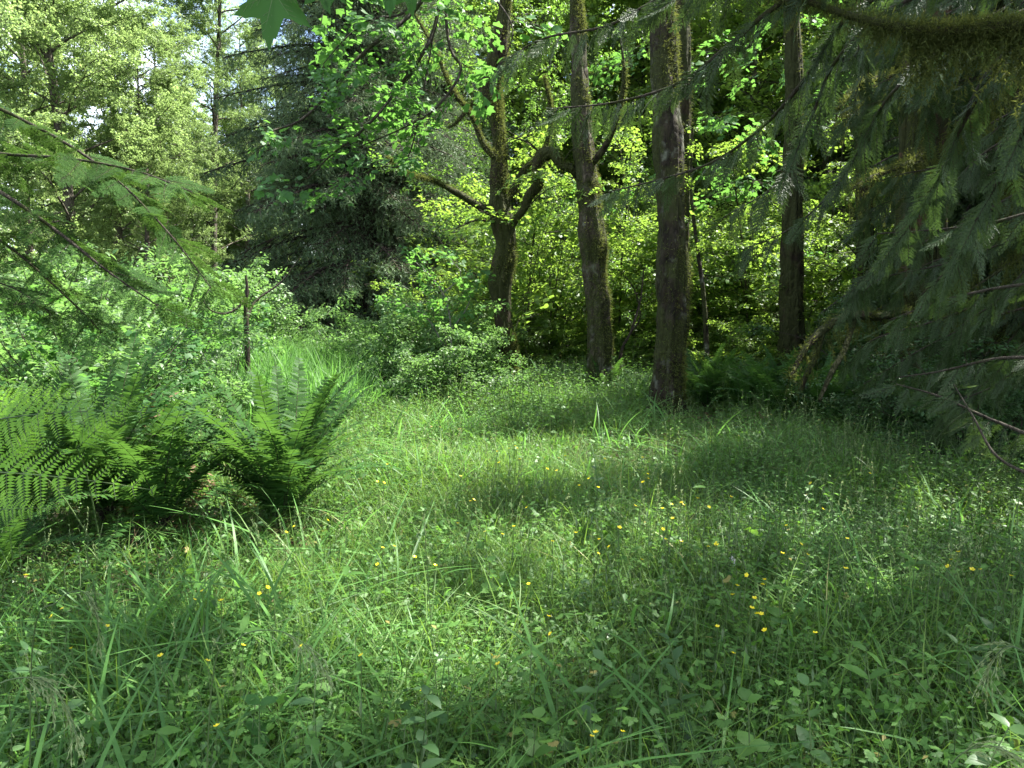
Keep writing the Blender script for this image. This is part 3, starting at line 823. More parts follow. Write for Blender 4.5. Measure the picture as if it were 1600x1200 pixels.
# lichen covered tree
r2, b2, _ = hero_tree('lichen_tree', 'leaning tree with pale lichen and gold moss, between the twisted tree and the dark trunk', 'tree', [
    ('trunk', [(935, 615, 14.5), (937, 560, 14.5), (936, 500, 14.5), (930, 430, 14.5), (924, 360, 14.5), (919, 300, 14.6), (912, 240, 14.7), (908, 170, 14.8), (905, 90, 15), (900, 0, 15.2), (893, -200, 15.5)],
     [0.25, 0.235, 0.225, 0.235, 0.26, 0.23, 0.22, 0.18, 0.15, 0.13, 0.10]),
    ('limb', [(915, 265, 14.7), (945, 230, 14.5), (965, 180, 14.3), (975, 120, 14.2), (970, 60, 14.2)], [0.07, 0.06, 0.05, 0.035, 0.02]),
], 'bark_lichen', 18000, (0.5, -0.25, 0.2), near=0.86, slim=0.94, lump=0.2)
r3, b3, _ = hero_tree('straight_tree', 'tall straight dark grey trunk with peeling right side, thickest tree at the clearing', 'tree', [
    ('trunk', [(1042, 630, 12.5), (1046, 580, 12.5), (1050, 500, 12.5), (1051, 430, 12.5), (1049, 340, 12.6), (1045, 250, 12.7), (1040, 150, 12.8), (1036, 50, 13), (1032, -50, 13.1), (1028, -250, 13.3)],
     [0.30, 0.275, 0.275, 0.27, 0.255, 0.25, 0.235, 0.23, 0.22, 0.2]),
], 'bark_grey', 12000, (0.5, -0.2, 0.2), near=0.85, slim=0.88, lump=0.17)
r4, b4, _ = hero_tree('moss_edged_tree', 'slim mossy trunk rising just behind the straight dark grey trunk', 'tree', [
    ('trunk', [(1058, 600, 15), (1060, 480, 15), (1064, 350, 15), (1067, 200, 15), (1066, 80, 15), (1064, -60, 15), (1060, -200, 15)], [0.15, 0.14, 0.14, 0.14, 0.14, 0.12, 0.1]),
], 'bark_mossy', 4000, LIT)
r5, b5, _ = hero_tree('maple_trunk_tree', 'brown mossy trunk standing in the bright understory, right of the straight trunk', 'tree', [
    ('trunk', [(1238, 590, 17), (1236, 520, 17), (1236, 440, 17), (1238, 350, 17), (1240, 240, 17), (1240, 120, 17), (1236, 0, 17), (1230, -160, 17)], [0.27, 0.25, 0.24, 0.23, 0.2, 0.18, 0.16, 0.12]),
], 'bark_mossy', 5000, LIT, near=0.8)
r6, b6, _ = hero_tree('red_cedar', 'large reddish cedar trunk hung with moss, on the shaded right side', 'tree', [
    ('trunk', [(1452, 650, 10), (1448, 560, 10), (1444, 450, 10), (1440, 330, 10), (1443, 200, 10), (1450, 80, 10), (1458, -80, 10), (1466, -260, 10)], [0.34, 0.30, 0.28, 0.27, 0.26, 0.25, 0.23, 0.2]),
    ('limb', [(1440, 225, 9.9), (1430, 250, 9.5), (1400, 262, 9.0), (1360, 278, 8.6), (1325, 300, 8.3)], [0.07, 0.05, 0.035, 0.025, 0.012]),
    ('limb', [(1440, 500, 9.9), (1410, 490, 9.4), (1370, 495, 9), (1340, 492, 8.6), (1300, 505, 8.4), (1262, 540, 8.2), (1235, 590, 8.0)], [0.06, 0.05, 0.045, 0.05, 0.045, 0.035, 0.02]),
    ('limb', [(1335, 495, 8.6), (1320, 545, 8.4), (1300, 580, 8.3), (1280, 625, 8.2)], [0.035, 0.03, 0.03, 0.02]),
    ('limb', [(1285, 515, 8.3), (1275, 555, 8.3), (1258, 590, 8.2), (1252, 610, 8.2)], [0.035, 0.035, 0.03, 0.02]),
    ('limb', [(1440, 140, 10), (1400, 120, 9.5), (1350, 130, 9), (1310, 170, 8.5)], [0.06, 0.045, 0.03, 0.015]),
], 'bark_red', 14000, (-0.3, -0.4, 0.3), moss_len=(0.02, 0.07))
r7, b7, _ = hero_tree('slim_tree', 'slim dark trunk in the shade between the brown trunk and the red cedar', 'tree', [
    ('trunk', [(1356, 610, 13.5), (1354, 500, 13.5), (1352, 400, 13.5), (1350, 250, 13.5), (1345, 60, 13.5), (1340, -150, 13.5)], [0.15, 0.14, 0.13, 0.12, 0.11, 0.08]),
], 'bark_mossy', 2500, LIT)
r8, b8, _ = hero_tree('leaning_mossy_tree', 'moss covered trunk leaning at the shaded right edge beyond the cedar', 'tree', [
    ('trunk', [(1590, 640, 8.5), (1585, 540, 8.5), (1583, 420, 8.5), (1590, 300, 8.6), (1602, 150, 8.8), (1615, 0, 9), (1630, -200, 9)], [0.2, 0.18, 0.17, 0.16, 0.15, 0.14, 0.12]),
], 'bark_mossy', 7000, (-0.5, -0.4, 0.2), moss_len=(0.03, 0.1))
# saplings
def sapling(name, label, pl, rad, key=None, mat='twig', size=0.5, every=0.16, start=0.4, extra=()):
    pts = np.array([px(*p) for p in pl]); base = pts[0].copy(); base[2] = gz(base[0], base[1]) - 0.03; pts[0] = base
    root = thing(name, label, 'sapling', base)
    mb = MB(); c = curve_pts(pts, 6); mb.tube(c, np.linspace(rad, rad * 0.35, len(c)), 8)
    link('stem', local(mb, base).mesh('stem', mat, True), root)
    lines = [c[len(c) // 2:]]
    for e in extra:
        q = np.array([px(*p) for p in e]); mb = MB(); cc = curve_pts(q, 6); mb.tube(cc, np.linspace(rad * 0.5, rad * 0.15, len(cc)), 6)
        link('branch', local(mb, base).mesh('branch', mat, True), root); lines.append(cc)
    if key: sprays_on(root, base, 'foliage', key, lines, every, size * 0.7, size * 1.2, 0.8, 0.1, start)
    return root
sapling('slender_sapling', 'slender pale stemmed sapling right of the straight dark trunk', [(1104, 590, 14), (1103, 520, 14), (1098, 450, 14), (1090, 390, 14), (1080, 300, 14), (1082, 200, 14)], 0.055, 'understory', 'bark_grey', 0.5, 0.4, 0.1)
sapling('dark_sapling', 'thin black sapling stem between the lichen tree and the straight trunk', [(963, 635, 12.5), (966, 580, 12.5), (972, 545, 12.5), (985, 520, 12.5), (1000, 470, 12.6), (1006, 420, 12.6)], 0.032, 'fruit', 'bark_dark', 0.35, 0.25, 0.2, [[(983, 523, 12.5), (1000, 495, 12.4), (990, 450, 12.3), (965, 420, 12.2)]])
sapling('mossy_sapling', 'short dark mossy sapling standing in the tall grass left of the big conifer', [(386, 580, 11), (386, 530, 11), (384, 480, 11), (386, 450, 11), (384, 430, 11)], 0.045, None, 'bark_dark', 0.5, 0.3, 0.3,
        [[(385, 462, 11), (372, 480, 10.9), (352, 490, 10.8), (330, 485, 10.7), (318, 470, 10.6)], [(385, 500, 11), (400, 470, 11.2), (440, 440, 11.4), (470, 400, 11.5)]])

for q_, (x, d, lean, lab) in enumerate([(820, 15.5, 15, 'thin stem just right of the twisted trunk'), (872, 17, -12, 'thin stem left of the lichen trunk'), (965, 16, 10, 'thin stem right of the lichen trunk'), (1003, 18, -16, 'thin stem close to the left of the straight trunk'),
                                      (1135, 16, 18, 'thin stem right of the slender sapling'), (1172, 15, -14, 'thin stem left of the brown mossy trunk'), (1275, 16, 20, 'thin stem right of the brown mossy trunk'), (1318, 14, 30, 'thin stem before the shaded slim trunk')]):
    sapling('understory_sapling', lab + ' in the understory', [(x, 590, d), (x + lean * 0.3, 500, d), (x + lean * 0.7, 400, d), (x + lean * 1.6, 300, d), (x + lean * 2.2, 220, d)], 0.028, 'understory', 'bark_mossy', 0.8, 0.22, 0.1,
            [[(x + lean * 0.4, 470, d), (x + lean * 1.5, 420, d - 0.3), (x + lean * 3.5, 380, d - 0.6)], [(x + lean * 0.7, 400, d), (x - lean * 0.8, 350, d + 0.2), (x - lean * 2.2, 330, d + 0.4)]])
# foliage carried by the hero trees
def wl(lst): return [np.array([px(*p) for p in l]) for l in lst]
sprays_on(r1, b1, 'foliage', 'fruit', wl([
    [(790, 330, 15.2), (760, 260, 14.8), (720, 210, 14.5), (690, 190, 14.2)], [(780, 240, 15.4), (820, 190, 15), (860, 150, 14.8), (900, 140, 14.6)],
    [(770, 210, 15.4), (740, 170, 15.2), (720, 120, 15), (735, 60, 15)], [(775, 160, 15.5), (810, 110, 15.2), (850, 80, 15.0), (870, 30, 15)],
    [(842, 300, 15), (860, 280, 14.8), (880, 320, 14.6), (870, 370, 14.5)], [(800, 330, 15.1), (770, 330, 14.7), (730, 340, 14.5), (700, 350, 14.4)],
    [(840, 240, 15), (870, 200, 14.8), (930, 190, 14.6), (960, 200, 14.5)], [(765, 60, 15.8), (740, 30, 15.5), (700, 20, 15.2), (660, 40, 15)],
    [(745, 320, 15.2), (715, 302, 14.9), (680, 285, 14.4), (620, 260, 13.8)], [(800, 400, 15.2), (815, 360, 15), (838, 340, 14.9)],
    [(812, 420, 15.2), (812, 440, 15), (800, 435, 14.9)], [(780, 60, 15.8), (810, 20, 15.5), (850, -20, 15.2), (900, -60, 15)], [(770, 120, 15.8), (740, 100, 15.5), (700, 90, 15.2), (650, 80, 15)]]), 0.11, 0.35, 0.75, 0.8, 0.05, 0.12, 0.7)
sprays_on(r2, b2, 'foliage', 'fruit', wl([[(915, 260, 14.7), (950, 240, 14.4), (990, 260, 14.2), (1000, 300, 14)], [(910, 100, 14.8), (950, 60, 14.6), (990, 50, 14.4), (1015, 90, 14.3)],
    [(910, 160, 14.8), (870, 120, 14.5), (840, 90, 14.3)], [(925, 400, 14.4), (960, 390, 14.2), (1000, 380, 14.1)], [(905, 30, 15), (850, 0, 14.6), (800, -10, 14.4)]]), 0.22, 0.4, 0.75, 0.8, 0.05, 0.1, 0.7)
sprays_on(r4, b4, 'foliage', 'maple', wl([[(1066, 200, 15), (1100, 180, 14.8), (1150, 190, 14.6), (1180, 220, 14.5)], [(1066, 130, 15), (1110, 90, 14.8), (1160, 80, 14.6)],
    [(1064, 60, 15), (1000, 70, 14.8), (960, 110, 14.6), (940, 150, 14.5)], [(1064, 250, 15), (1100, 260, 14.8), (1150, 300, 14.6)], [(1064, 320, 15), (1000, 300, 14.8), (960, 320, 14.6)]]), 0.3, 0.6, 1.0, 0.8, 0.05, 0.15, 0.4)
sprays_on(r5, b5, 'foliage', 'maple', wl([[(1240, 300, 17), (1180, 280, 16.6), (1120, 300, 16.2)], [(1240, 200, 17), (1300, 160, 16.6), (1350, 150, 16.2)], [(1238, 140, 17), (1170, 110, 16.6), (1110, 120, 16.2)],
    [(1236, 400, 17), (1290, 380, 16.6), (1330, 400, 16.2)], [(1236, 30, 17), (1300, 0, 16.6), (1350, -20, 16.2)], [(1236, 420, 17), (1180, 400, 16.6), (1140, 420, 16.4)]]), 0.4, 0.7, 1.2, 0.8, 0.05, 0.15, 0.4)

# ------------------------------------------------------------------ conifer in the middle
def conifer(h, key, n, L0, r0, seed, low=0.04, droop=0.3, bark='bark_dark', scale_spread=1.0):
    r = np.random.default_rng(seed)
    tp = np.array([[0, 0, -0.1], [0.05, 0, h * 0.3], [0.1, 0.05, h * 0.6], [0.1, 0, h]])
    mb, V, d, C, rr = trunk_mesh(tp, [r0, r0 * 0.8, r0 * 0.45, 0.02], bark, 14, 0.3, seed=seed, flare=0.3)
    tm = mb.mesh('trunk', bark, True)
    t = np.sort(r.random(n)) ** 0.9 * (1 - low) + low; a = np.arange(n) * 2.399 + r.random(n)
    z = t * h * 0.98; L = L0 * (1 - t) ** 0.8 * r.uniform(0.75, 1.2, n) + 0.35
    P = np.stack([0.1 * t, 0 * t, z], 1); D = np.stack([np.cos(a), np.sin(a), 0.15 - droop * (1 - t) - 0.1 + 0.25 * t], 1)
    cm = scatter_mesh(P, D, UP + r.normal(size=(n, 3)) * 0.25, L, len(T[key]))
    return tm, cm
def place_tree(name, label, cat, loc, rotz, s, meshes, key, group=None):
    o = thing(name, label, cat, loc, rotz, group); o.scale = (s, s, s)
    link('trunk', meshes[0], o)
    if len(meshes) > 2: link('branches', meshes[2], o, kind='stuff')
    scatter('crown', meshes[1], T[key], o)
    return o
p = px(572, 560, 21)
place_tree('big_conifer', 'big dark spruce with drooping boughs in the middle behind the tall grass', 'conifer', (p[0], p[1], gz(p[0], p[1])), 0.3, 1, conifer(21, 'spruce', 440, 4.0, 0.34, 5, 0.03), 'spruce')
p = px(700, 560, 25)
place_tree('second_conifer', 'dark conifer half hidden behind the big spruce', 'conifer', (p[0], p[1], gz(p[0], p[1])), 1.3, 0.85, conifer(17, 'spruce', 280, 3.4, 0.28, 6, 0.03), 'spruce')
con_b = conifer(22, 'spruce', 300, 4.2, 0.3, 8, 0.06)
con_c = conifer(24, 'cedar_bough', 330, 4.6, 0.34, 9, 0.04, 0.45, 'bark_red')
for i, (x, d, s, k, lab) in enumerate([(1160, 31, 0.8, 'c', 'far cedar with glinting foliage behind the slender sapling'), (1350, 24, 0.85, 'c', 'far cedar right of the brown mossy trunk'),
                                       (1430, 25, 1.0, 'b', 'dark spruce behind the red cedar trunk'), (1590, 15, 0.6, 'c', 'dark cedar deep in the shade at the right edge'),
                                       (870, 38, 1.0, 'b', 'distant dark spruce seen between the twisted and lichen trees'), (1010, 40, 1.0, 'b', 'distant dark spruce behind the straight trunk'),
                                       (640, 36, 1.15, 'b', 'distant tall spruce showing above the dark conifer'), (1790, 13, 0.6, 'c', 'shaded cedar beyond the right edge')]):
    p = px(x, 560, d)
    place_tree('far_cedar' if k == 'c' else 'far_spruce', lab, 'conifer', (p[0], p[1], gz(p[0], p[1])), i * 1.7, s, con_c if k == 'c' else con_b, 'cedar_bough' if k == 'c' else 'spruce', 'conifers behind the clearing')

# ------------------------------------------------------------------ broadleaf trees at the back
def broadleaf(h, n, L0, r0, seed, low=0.2, up=0.6, bark='bark_alder', lean=0.4, key='alder', s=1.0):
    r = np.random.default_rng(seed)
    tp = np.array([[0, 0, -0.1], [lean * 0.2, 0.1, h * 0.25], [lean * 0.6, -0.1, h * 0.5], [lean, 0.1, h * 0.75], [lean * 1.3, 0, h]])
    mb, V, d, C, rr = trunk_mesh(tp, [r0, r0 * 0.8, r0 * 0.6, r0 * 0.35, 0.02], bark, 12, 0.35, seed=seed, flare=0.3)
    tm = mb.mesh('trunk', bark, True)
    br = MB(); P, D, S = [], [], []
    c = curve_pts(tp, 10)
    for k in range(n):
        t = low + (1 - low) * (k + r.random()) / n
        b = np.array([np.interp(t * h, c[:, 2], c[:, q]) for q in range(3)])
        a = k * 2.399 + r.random(); L = L0 * (1.15 - t) ** 0.7 * r.uniform(0.6, 1.2)
        ln = grow(b, (math.cos(a), math.sin(a), up), L, 7, 0.3, 0.1, r)
        br.tube(ln, np.linspace(0.05 * r0 / 0.2, 0.008, 8), 5)
        for q in (2, 3, 4, 5, 6, 7):
            if r.random() < 0.75:
                P.append(ln[q]); D.append(ln[min(q, 6) + 1] - ln[min(q, 6)] + r.normal(size=3) * 0.25 * L / 7 * 2); S.append(r.uniform(0.8, 1.6) * s)
    cm = scatter_mesh(np.array(P), np.array(D), UP + jit(len(P), 0.3), np.array(S), len(T[key]))
    return tm, cm, br.mesh('branches', bark, True)
ald = [broadleaf(20, 42, 4.4, 0.2, 11, 0.12, s=1.35), broadleaf(17, 40, 4.0, 0.17, 12, 0.12, 0.5, s=1.3), broadleaf(23, 44, 4.6, 0.22, 13, 0.15, 0.8, lean=1.0, s=1.35)]
ALD = [(-40, 24, 0, 1.0, 'leafy alder at the left edge of the far trees'), (60, 30, 1, 1.1, 'bright alder second from the left edge'), (125, 26, 2, 0.9, 'tall alder with a dark upright trunk near the left edge'),
       (190, 34, 0, 1.0, 'rounded yellow green alder left of the blue sky gap'), (240, 28, 1, 0.62, 'shorter alder whose bare trunk shows above the tall grass'), (272, 30, 1, 0.66, 'short yellow alder right of the bare trunked one'),
       (335, 36, 2, 0.85, 'thin open alder standing against the sky'), (395, 40, 0, 0.75, 'pale alder behind the left side of the big spruce'), (450, 44, 1, 0.9, 'hazy green tree behind the big spruce'),
       (-160, 20, 1, 1.0, 'green tree just beyond the left edge')]
for i, (x, d, k, s, lab) in enumerate(ALD):
    p = px(x, 540, d)
    place_tree('alder_tree', lab, 'alder tree', (p[0], p[1], gz(p[0], p[1]) - 0.1), i * 2.1, s, ald[k], 'alder', 'alders at the back of the clearing')
vm = [broadleaf(15, 48, 3.8, 0.14, 21, 0.12, 0.6, 'bark_mossy', key='understory', s=1.4), broadleaf(19, 56, 4.2, 0.17, 22, 0.2, 0.7, 'bark_mossy', lean=0.9, key='understory', s=1.5)]
VM = [(1150, 24, 0, 0.95, 'sunlit tree just left of the brown mossy trunk'), (1275, 23, 0, 0.85, 'sunlit tree just right of the brown mossy trunk'), (930, 33, 1, 1.1, 'taller bright tree behind the lichen trunk'), (740, 31, 1, 1.0, 'bright leafed tree behind the twisted tree'), (850, 29, 0, 1.0, 'bright leafed tree between the twisted and lichen trees'), (985, 28, 0, 1.0, 'yellow green tree between the lichen and straight trunks'),
      (1085, 27, 1, 0.95, 'sunlit tree right of the straight trunk'), (1200, 32, 1, 1.0, 'sunlit tree behind the glinting cedar'), (1330, 26, 0, 1.0, 'green tree behind the shaded slim trunk'), (1480, 25, 1, 0.9, 'green tree behind the red cedar'), (1620, 24, 0, 1.0, 'green tree behind the right edge')]
for i, (x, d, k, s, lab) in enumerate(VM):
    p = px(x, 540, d)
    place_tree('leafy_tree', lab, 'tree', (p[0], p[1], gz(p[0], p[1]) - 0.1), i * 1.3, s, vm[k], 'understory', 'sunlit broadleaf trees behind the trunks')
shade = broadleaf(19, 46, 4.2, 0.18, 27, 0.3, 0.6, key='alder', s=1.0)  # airy crown out of view, added to throw dappled shade on the meadow
place_tree('alder_tree', 'unseen alder added right of the clearing to dapple the light', 'alder tree', (9.0, 4.6, -0.1), 0.4, 1.0, shade, 'alder')
# the wood beyond: reads as one mass
def far_wood():
    P, D, S = [], [], []
    for k in range(2000):
        a = rng.uniform(-0.95, 1.0); d = rng.uniform(46, 62)
        x = math.sin(a) * d * 1.05; y = math.cos(a) * d
        hmax = 11 if (-0.52 < a < -0.22) else 22
        z = rng.random() ** 1.1 * hmax
        P.append((x, y, z)); D.append((rng.normal(), rng.normal(), 0.2)); S.append(rng.uniform(3.5, 6))
    o = scatter('far_woods', scatter_mesh(np.array(P), np.array(D), UP + jit(len(P), 0.3), np.array(S), 3), T['alder'])
    o['label'] = 'distant green wood closing the view behind the trees'
far_wood()

# ------------------------------------------------------------------ shrubs
def shrub_mesh(h, w, stems, key, seed, s0=0.5, s1=0.9, arch=0.6, per=6):
    r = np.random.default_rng(seed)
    st = MB(); P, D = [], []
    for k in range(stems):
        a = r.random() * 6.28; b = np.array([math.cos(a), math.sin(a), 0]) * r.random() * w * 0.2
        lean = r.uniform(0.1, 1.0) * w / h
        ln = grow(b, (math.cos(a) * lean, math.sin(a) * lean, 1), h * r.uniform(0.6, 1.1), 8, arch * lean, 0.08, r)
        st.tube(ln, np.linspace(0.012, 0.003, 9), 5)
        for q in np.linspace(1.5, 7.9, per):
            i = int(q); P.append(ln[i] + (ln[i + 1] - ln[i]) * (q - i)); aa = r.random() * 6.28
            D.append((math.cos(aa), math.sin(aa), r.normal() * 0.2 + 0.15))
    n = len(P)
    return st.mesh('stems', 'twig', True), scatter_mesh(np.array(P), np.array(D), UP + jit(n, 0.25), r.uniform(s0, s1, n), len(T[key]))
def shrub(name, label, x, y, d, s, ms, key, group=None, cat='shrub', rot=None):
    p = px(x, y, d); z = gz(p[0], p[1])
    o = thing(name, label, cat, (p[0], d, z - 0.05), rng.random() * 6 if rot is None else rot, group); o.scale = (s, s, s)
    link('stems', ms[0], o, kind='stuff'); scatter('leaves', ms[1], T[key], o)
    return o
us = [shrub_mesh(3.3, 2.4, 13, 'understory', 31, 0.7, 1.3), shrub_mesh(4.0, 2.8, 14, 'understory', 32, 0.7, 1.4), shrub_mesh(2.6, 2.4, 12, 'understory', 33, 0.6, 1.1)]
where = ['behind the twisted trunk', 'between the twisted and lichen trunks', 'behind the lichen trunk', 'between the lichen and straight trunks', 'behind the straight trunk', 'right of the straight trunk', 'behind the slender sapling', 'left of the brown mossy trunk', 'right of the brown mossy trunk', 'in the shade behind the cedar limbs', 'far behind the big spruce edge', 'behind the red cedar']
k = 0
for i, x in enumerate((770, 845, 900, 985, 1050, 1110, 1165, 1215, 1290, 1370, 690, 1460)):
    for row, (d, tag) in enumerate(((16.3, 'nearer'), (20.5, 'taller'))):
        shrub('understory_shrub', 'sunlit yellow green vine maple shrub %s, %s of two' % (where[i], tag), x + rng.uniform(-20, 20) + row * 25, 560, d + rng.uniform(-1, 1), (0.62, 1.0, 0.8, 1.2, 0.9)[(i * 3 + row) % 5] + 0.3 * row, us[(i + row) % 3], 'understory', 'sunlit shrubs behind the trunks'); k += 1
for x, d, s, t in [(825, 14.6, 0.5, 'right beside the twisted trunk'), (868, 15.2, 0.55, 'just left of the lichen trunk foot'), (985, 14.6, 0.5, 'left of the straight trunk foot'), (955, 15.6, 0.6, 'right of the lichen trunk foot'), (1095, 14.4, 0.5, 'by the slender sapling foot'), (1150, 14.0, 0.55, 'left of the brown mossy trunk foot'), (1190, 15.0, 0.6, 'behind the brown mossy trunk foot'), (1270, 13.6, 0.5, 'right of the brown mossy trunk foot')]:
    shrub('low_shrub', 'low yellow green shrub ' + t, x, 560, d, s, us[2], 'understory', 'low bushes round the tree feet')
# bush in front of the twisted tree
cb = [shrub_mesh(1.7, 1.5, 18, 'shrub', 41, 0.35, 0.6, per=8), shrub_mesh(2.0, 1.7, 20, 'shrub', 42, 0.35, 0.65, per=8)]
for x, d, s, k, lab in [(600, 12.6, 0.75, 0, 'left part of the sunlit bush group before the big spruce'), (655, 13.0, 0.95, 1, 'tallest bright bush in front of the big spruce'), (700, 12.4, 0.85, 0, 'bright bush just left of the twisted trunk'),
                        (738, 14.2, 0.7, 1, 'bright bush touching the twisted trunk'), (690, 11.4, 0.7, 0, 'low brambly bush at the front of the sunlit bush group'), (765, 12.6, 0.28, 1, 'low bush at the foot of the twisted trunk'), (560, 14.0, 0.9, 0, 'small bush at the edge of the tall grass')]:
    shrub('bright_bush', lab, x, 600, d, s, cb[k], 'shrub', 'sunlit bushes before the spruce')
# small maple sapling over it
def arching(name, label, lines, rads, key, every, s0, s1, mat='twig', spread=0.8, droop=0.0, start=0.2, cat='sapling', group=None):
    ls = wl(lines); base = ls[0][0].copy(); base[2] = max(gz(base[0], base[1]), -1)
    root = thing(name, label, cat, base, 0, group)
    for ln, rd in zip(ls, rads):
        mb = MB(); c = curve_pts(ln, 6); mb.tube(c, np.linspace(rd, rd * 0.3, len(c)), 6); link('branch', local(mb, base).mesh('branch', mat, True), root)
    sprays_on(root, base, 'foliage', key, ls, every, s0, s1, spread, droop, start)
    return root
arching('young_maple', 'young maple with large lobed leaves reaching over the bright bushes', [
    [(700, 620, 12), (705, 540, 12), (700, 480, 11.9), (680, 440, 11.8), (650, 410, 11.7)], [(704, 560, 12), (670, 500, 11.8), (640, 480, 11.6), (600, 470, 11.4)], [(702, 520, 12), (730, 480, 12), (735, 450, 12)], [(690, 460, 11.9), (720, 430, 11.8), (700, 400, 11.7)]],
    [0.02, 0.014, 0.012, 0.01], 'maple', 0.14, 0.35, 0.6, 'pale_twig', 0.8, 0, 0.45)
# left bushes behind the ferns
lb = [shrub_mesh(1.3, 1.3, 16, 'shrub', 51, 0.3, 0.55, per=7), shrub_mesh(1.5, 1.5, 18, 'shrub', 52, 0.3, 0.6, per=7), shrub_mesh(1.6, 1.4, 16, 'maple', 53, 0.35, 0.6, per=6)]
LB = [(20, 7.0, 1.0, 0), (90, 8.0, 1.1, 1), (150, 7.2, 0.9, 2), (215, 8.6, 1.0, 1), (265, 7.6, 0.8, 0), (310, 9.4, 0.9, 1), (60, 9.5, 1.2, 1), (130, 10.5, 1.25, 0), (200, 11.5, 1.3, 1), (270, 12.5, 1.2, 0), (330, 11.8, 0.9, 2), (-20, 9, 1.3, 1), (400, 15.5, 0.9, 1), (450, 16.5, 1.0, 0), (340, 15.5, 1.5, 1), (240, 16, 1.7, 0), (130, 15, 1.7, 1), (20, 14, 1.7, 0)]
LBL = ['at the left edge behind the bracken', 'behind the bracken, second from the left edge', 'with lobed leaves behind the middle of the ferns', 'rising behind the left sword fern', 'low, over the brown litter heap', 'right of the litter heap', 'tall, in the second row near the left edge', 'tall, under the tip of the hemlock boughs', 'tall, in the third row left of the grass', 'beside the tall grass', 'with lobed leaves next to the short mossy sapling', 'cut by the left edge', 'at the back of the tall grass', 'small, between the tall grass and the spruce', 'wide, behind the short mossy sapling', 'wide, beneath the short alders', 'wide, beneath the tall alder', 'wide, beneath the edge alder']
for (x, d, s, k), t in zip(LB, LBL):
    shrub('green_bush', 'leafy green bush ' + t, x, 600, d, s, lb[k], 'maple' if k == 2 else 'shrub', 'bushes behind the ferns')
# shaded brush at right
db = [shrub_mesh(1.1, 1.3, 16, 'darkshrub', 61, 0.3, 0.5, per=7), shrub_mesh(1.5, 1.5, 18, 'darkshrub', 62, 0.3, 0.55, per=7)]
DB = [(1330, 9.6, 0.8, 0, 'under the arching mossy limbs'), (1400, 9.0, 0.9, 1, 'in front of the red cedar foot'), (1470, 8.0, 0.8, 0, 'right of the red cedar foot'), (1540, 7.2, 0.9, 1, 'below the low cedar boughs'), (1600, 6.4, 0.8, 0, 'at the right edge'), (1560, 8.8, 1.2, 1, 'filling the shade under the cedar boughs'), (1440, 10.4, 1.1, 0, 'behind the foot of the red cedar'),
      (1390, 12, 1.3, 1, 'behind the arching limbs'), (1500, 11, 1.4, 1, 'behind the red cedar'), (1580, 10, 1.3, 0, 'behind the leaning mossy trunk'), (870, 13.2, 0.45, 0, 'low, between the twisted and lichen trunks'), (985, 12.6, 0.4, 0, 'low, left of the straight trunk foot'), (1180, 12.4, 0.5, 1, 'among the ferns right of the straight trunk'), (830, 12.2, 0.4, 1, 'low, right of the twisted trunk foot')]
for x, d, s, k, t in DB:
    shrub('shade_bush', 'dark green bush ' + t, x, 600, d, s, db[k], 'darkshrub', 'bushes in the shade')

# ------------------------------------------------------------------ near conifer boughs
def bough_tree(name, label, trunk_pts, trunk_rad, bark, boughs, key, every, s0, s1, droop, spread=0.9, rad=0.02, start=0.15, upn=0.35):
    base = np.array(trunk_pts[0], float)
    root = thing(name, label, 'conifer', base)
    mb, V, d, C, rr = trunk_mesh(trunk_pts, trunk_rad, bark, 20, 0.15, seed=3)
    link('trunk', local(mb, base).mesh('trunk', bark, True), root)
    ls = []
    for b in boughs:
        pl = np.array([px(*p) for p in b[0]])
        c = curve_pts(pl, 7); mb = MB(); mb.tube(c, np.linspace(b[1], b[1] * 0.22, len(c)), 8)
        link('bough', local(mb, base).mesh('bough', 'twig', True), root)
        if len(b) < 3: ls.append(c)
    sprays_on(root, base, 'needles', key, ls, every, s0, s1, spread, droop, start, upn)
    return root
bough_tree('hemlock_tree', 'hemlock whose feathery boughs hang in from the left edge', [(-5.2, 5.6, -0.1), (-5.15, 5.6, 3), (-5.2, 5.6, 7), (-5.2, 5.6, 10)], [0.22, 0.18, 0.14, 0.08], 'bark_dark', [
    ([(-260, 190, 5.6), (-100, 225, 5.4), (0, 240, 5.2), (110, 248, 5.0), (215, 268, 4.9), (300, 300, 4.8)], 0.016),
    ([(-260, 200, 5.6), (-100, 250, 5.2), (0, 300, 5.0), (90, 362, 4.9), (170, 425, 4.8), (250, 480, 4.7)], 0.02),
    ([(-260, 260, 5.6), (-80, 330, 5.2), (20, 390, 5.0), (110, 470, 4.9), (160, 520, 4.8)], 0.014),
    ([(-260, 120, 5.6), (-60, 150, 5.6), (60, 200, 5.5), (170, 270, 5.4), (260, 360, 5.3), (330, 450, 5.2)], 0.016),
    ([(-200, 420, 5.6), (-60, 430, 5.2), (20, 450, 5.0), (80, 490, 4.9)], 0.01),
], 'hemlock', 0.06, 0.2, 0.42, 0.35, 0.8, start=0.1, upn=0.6)

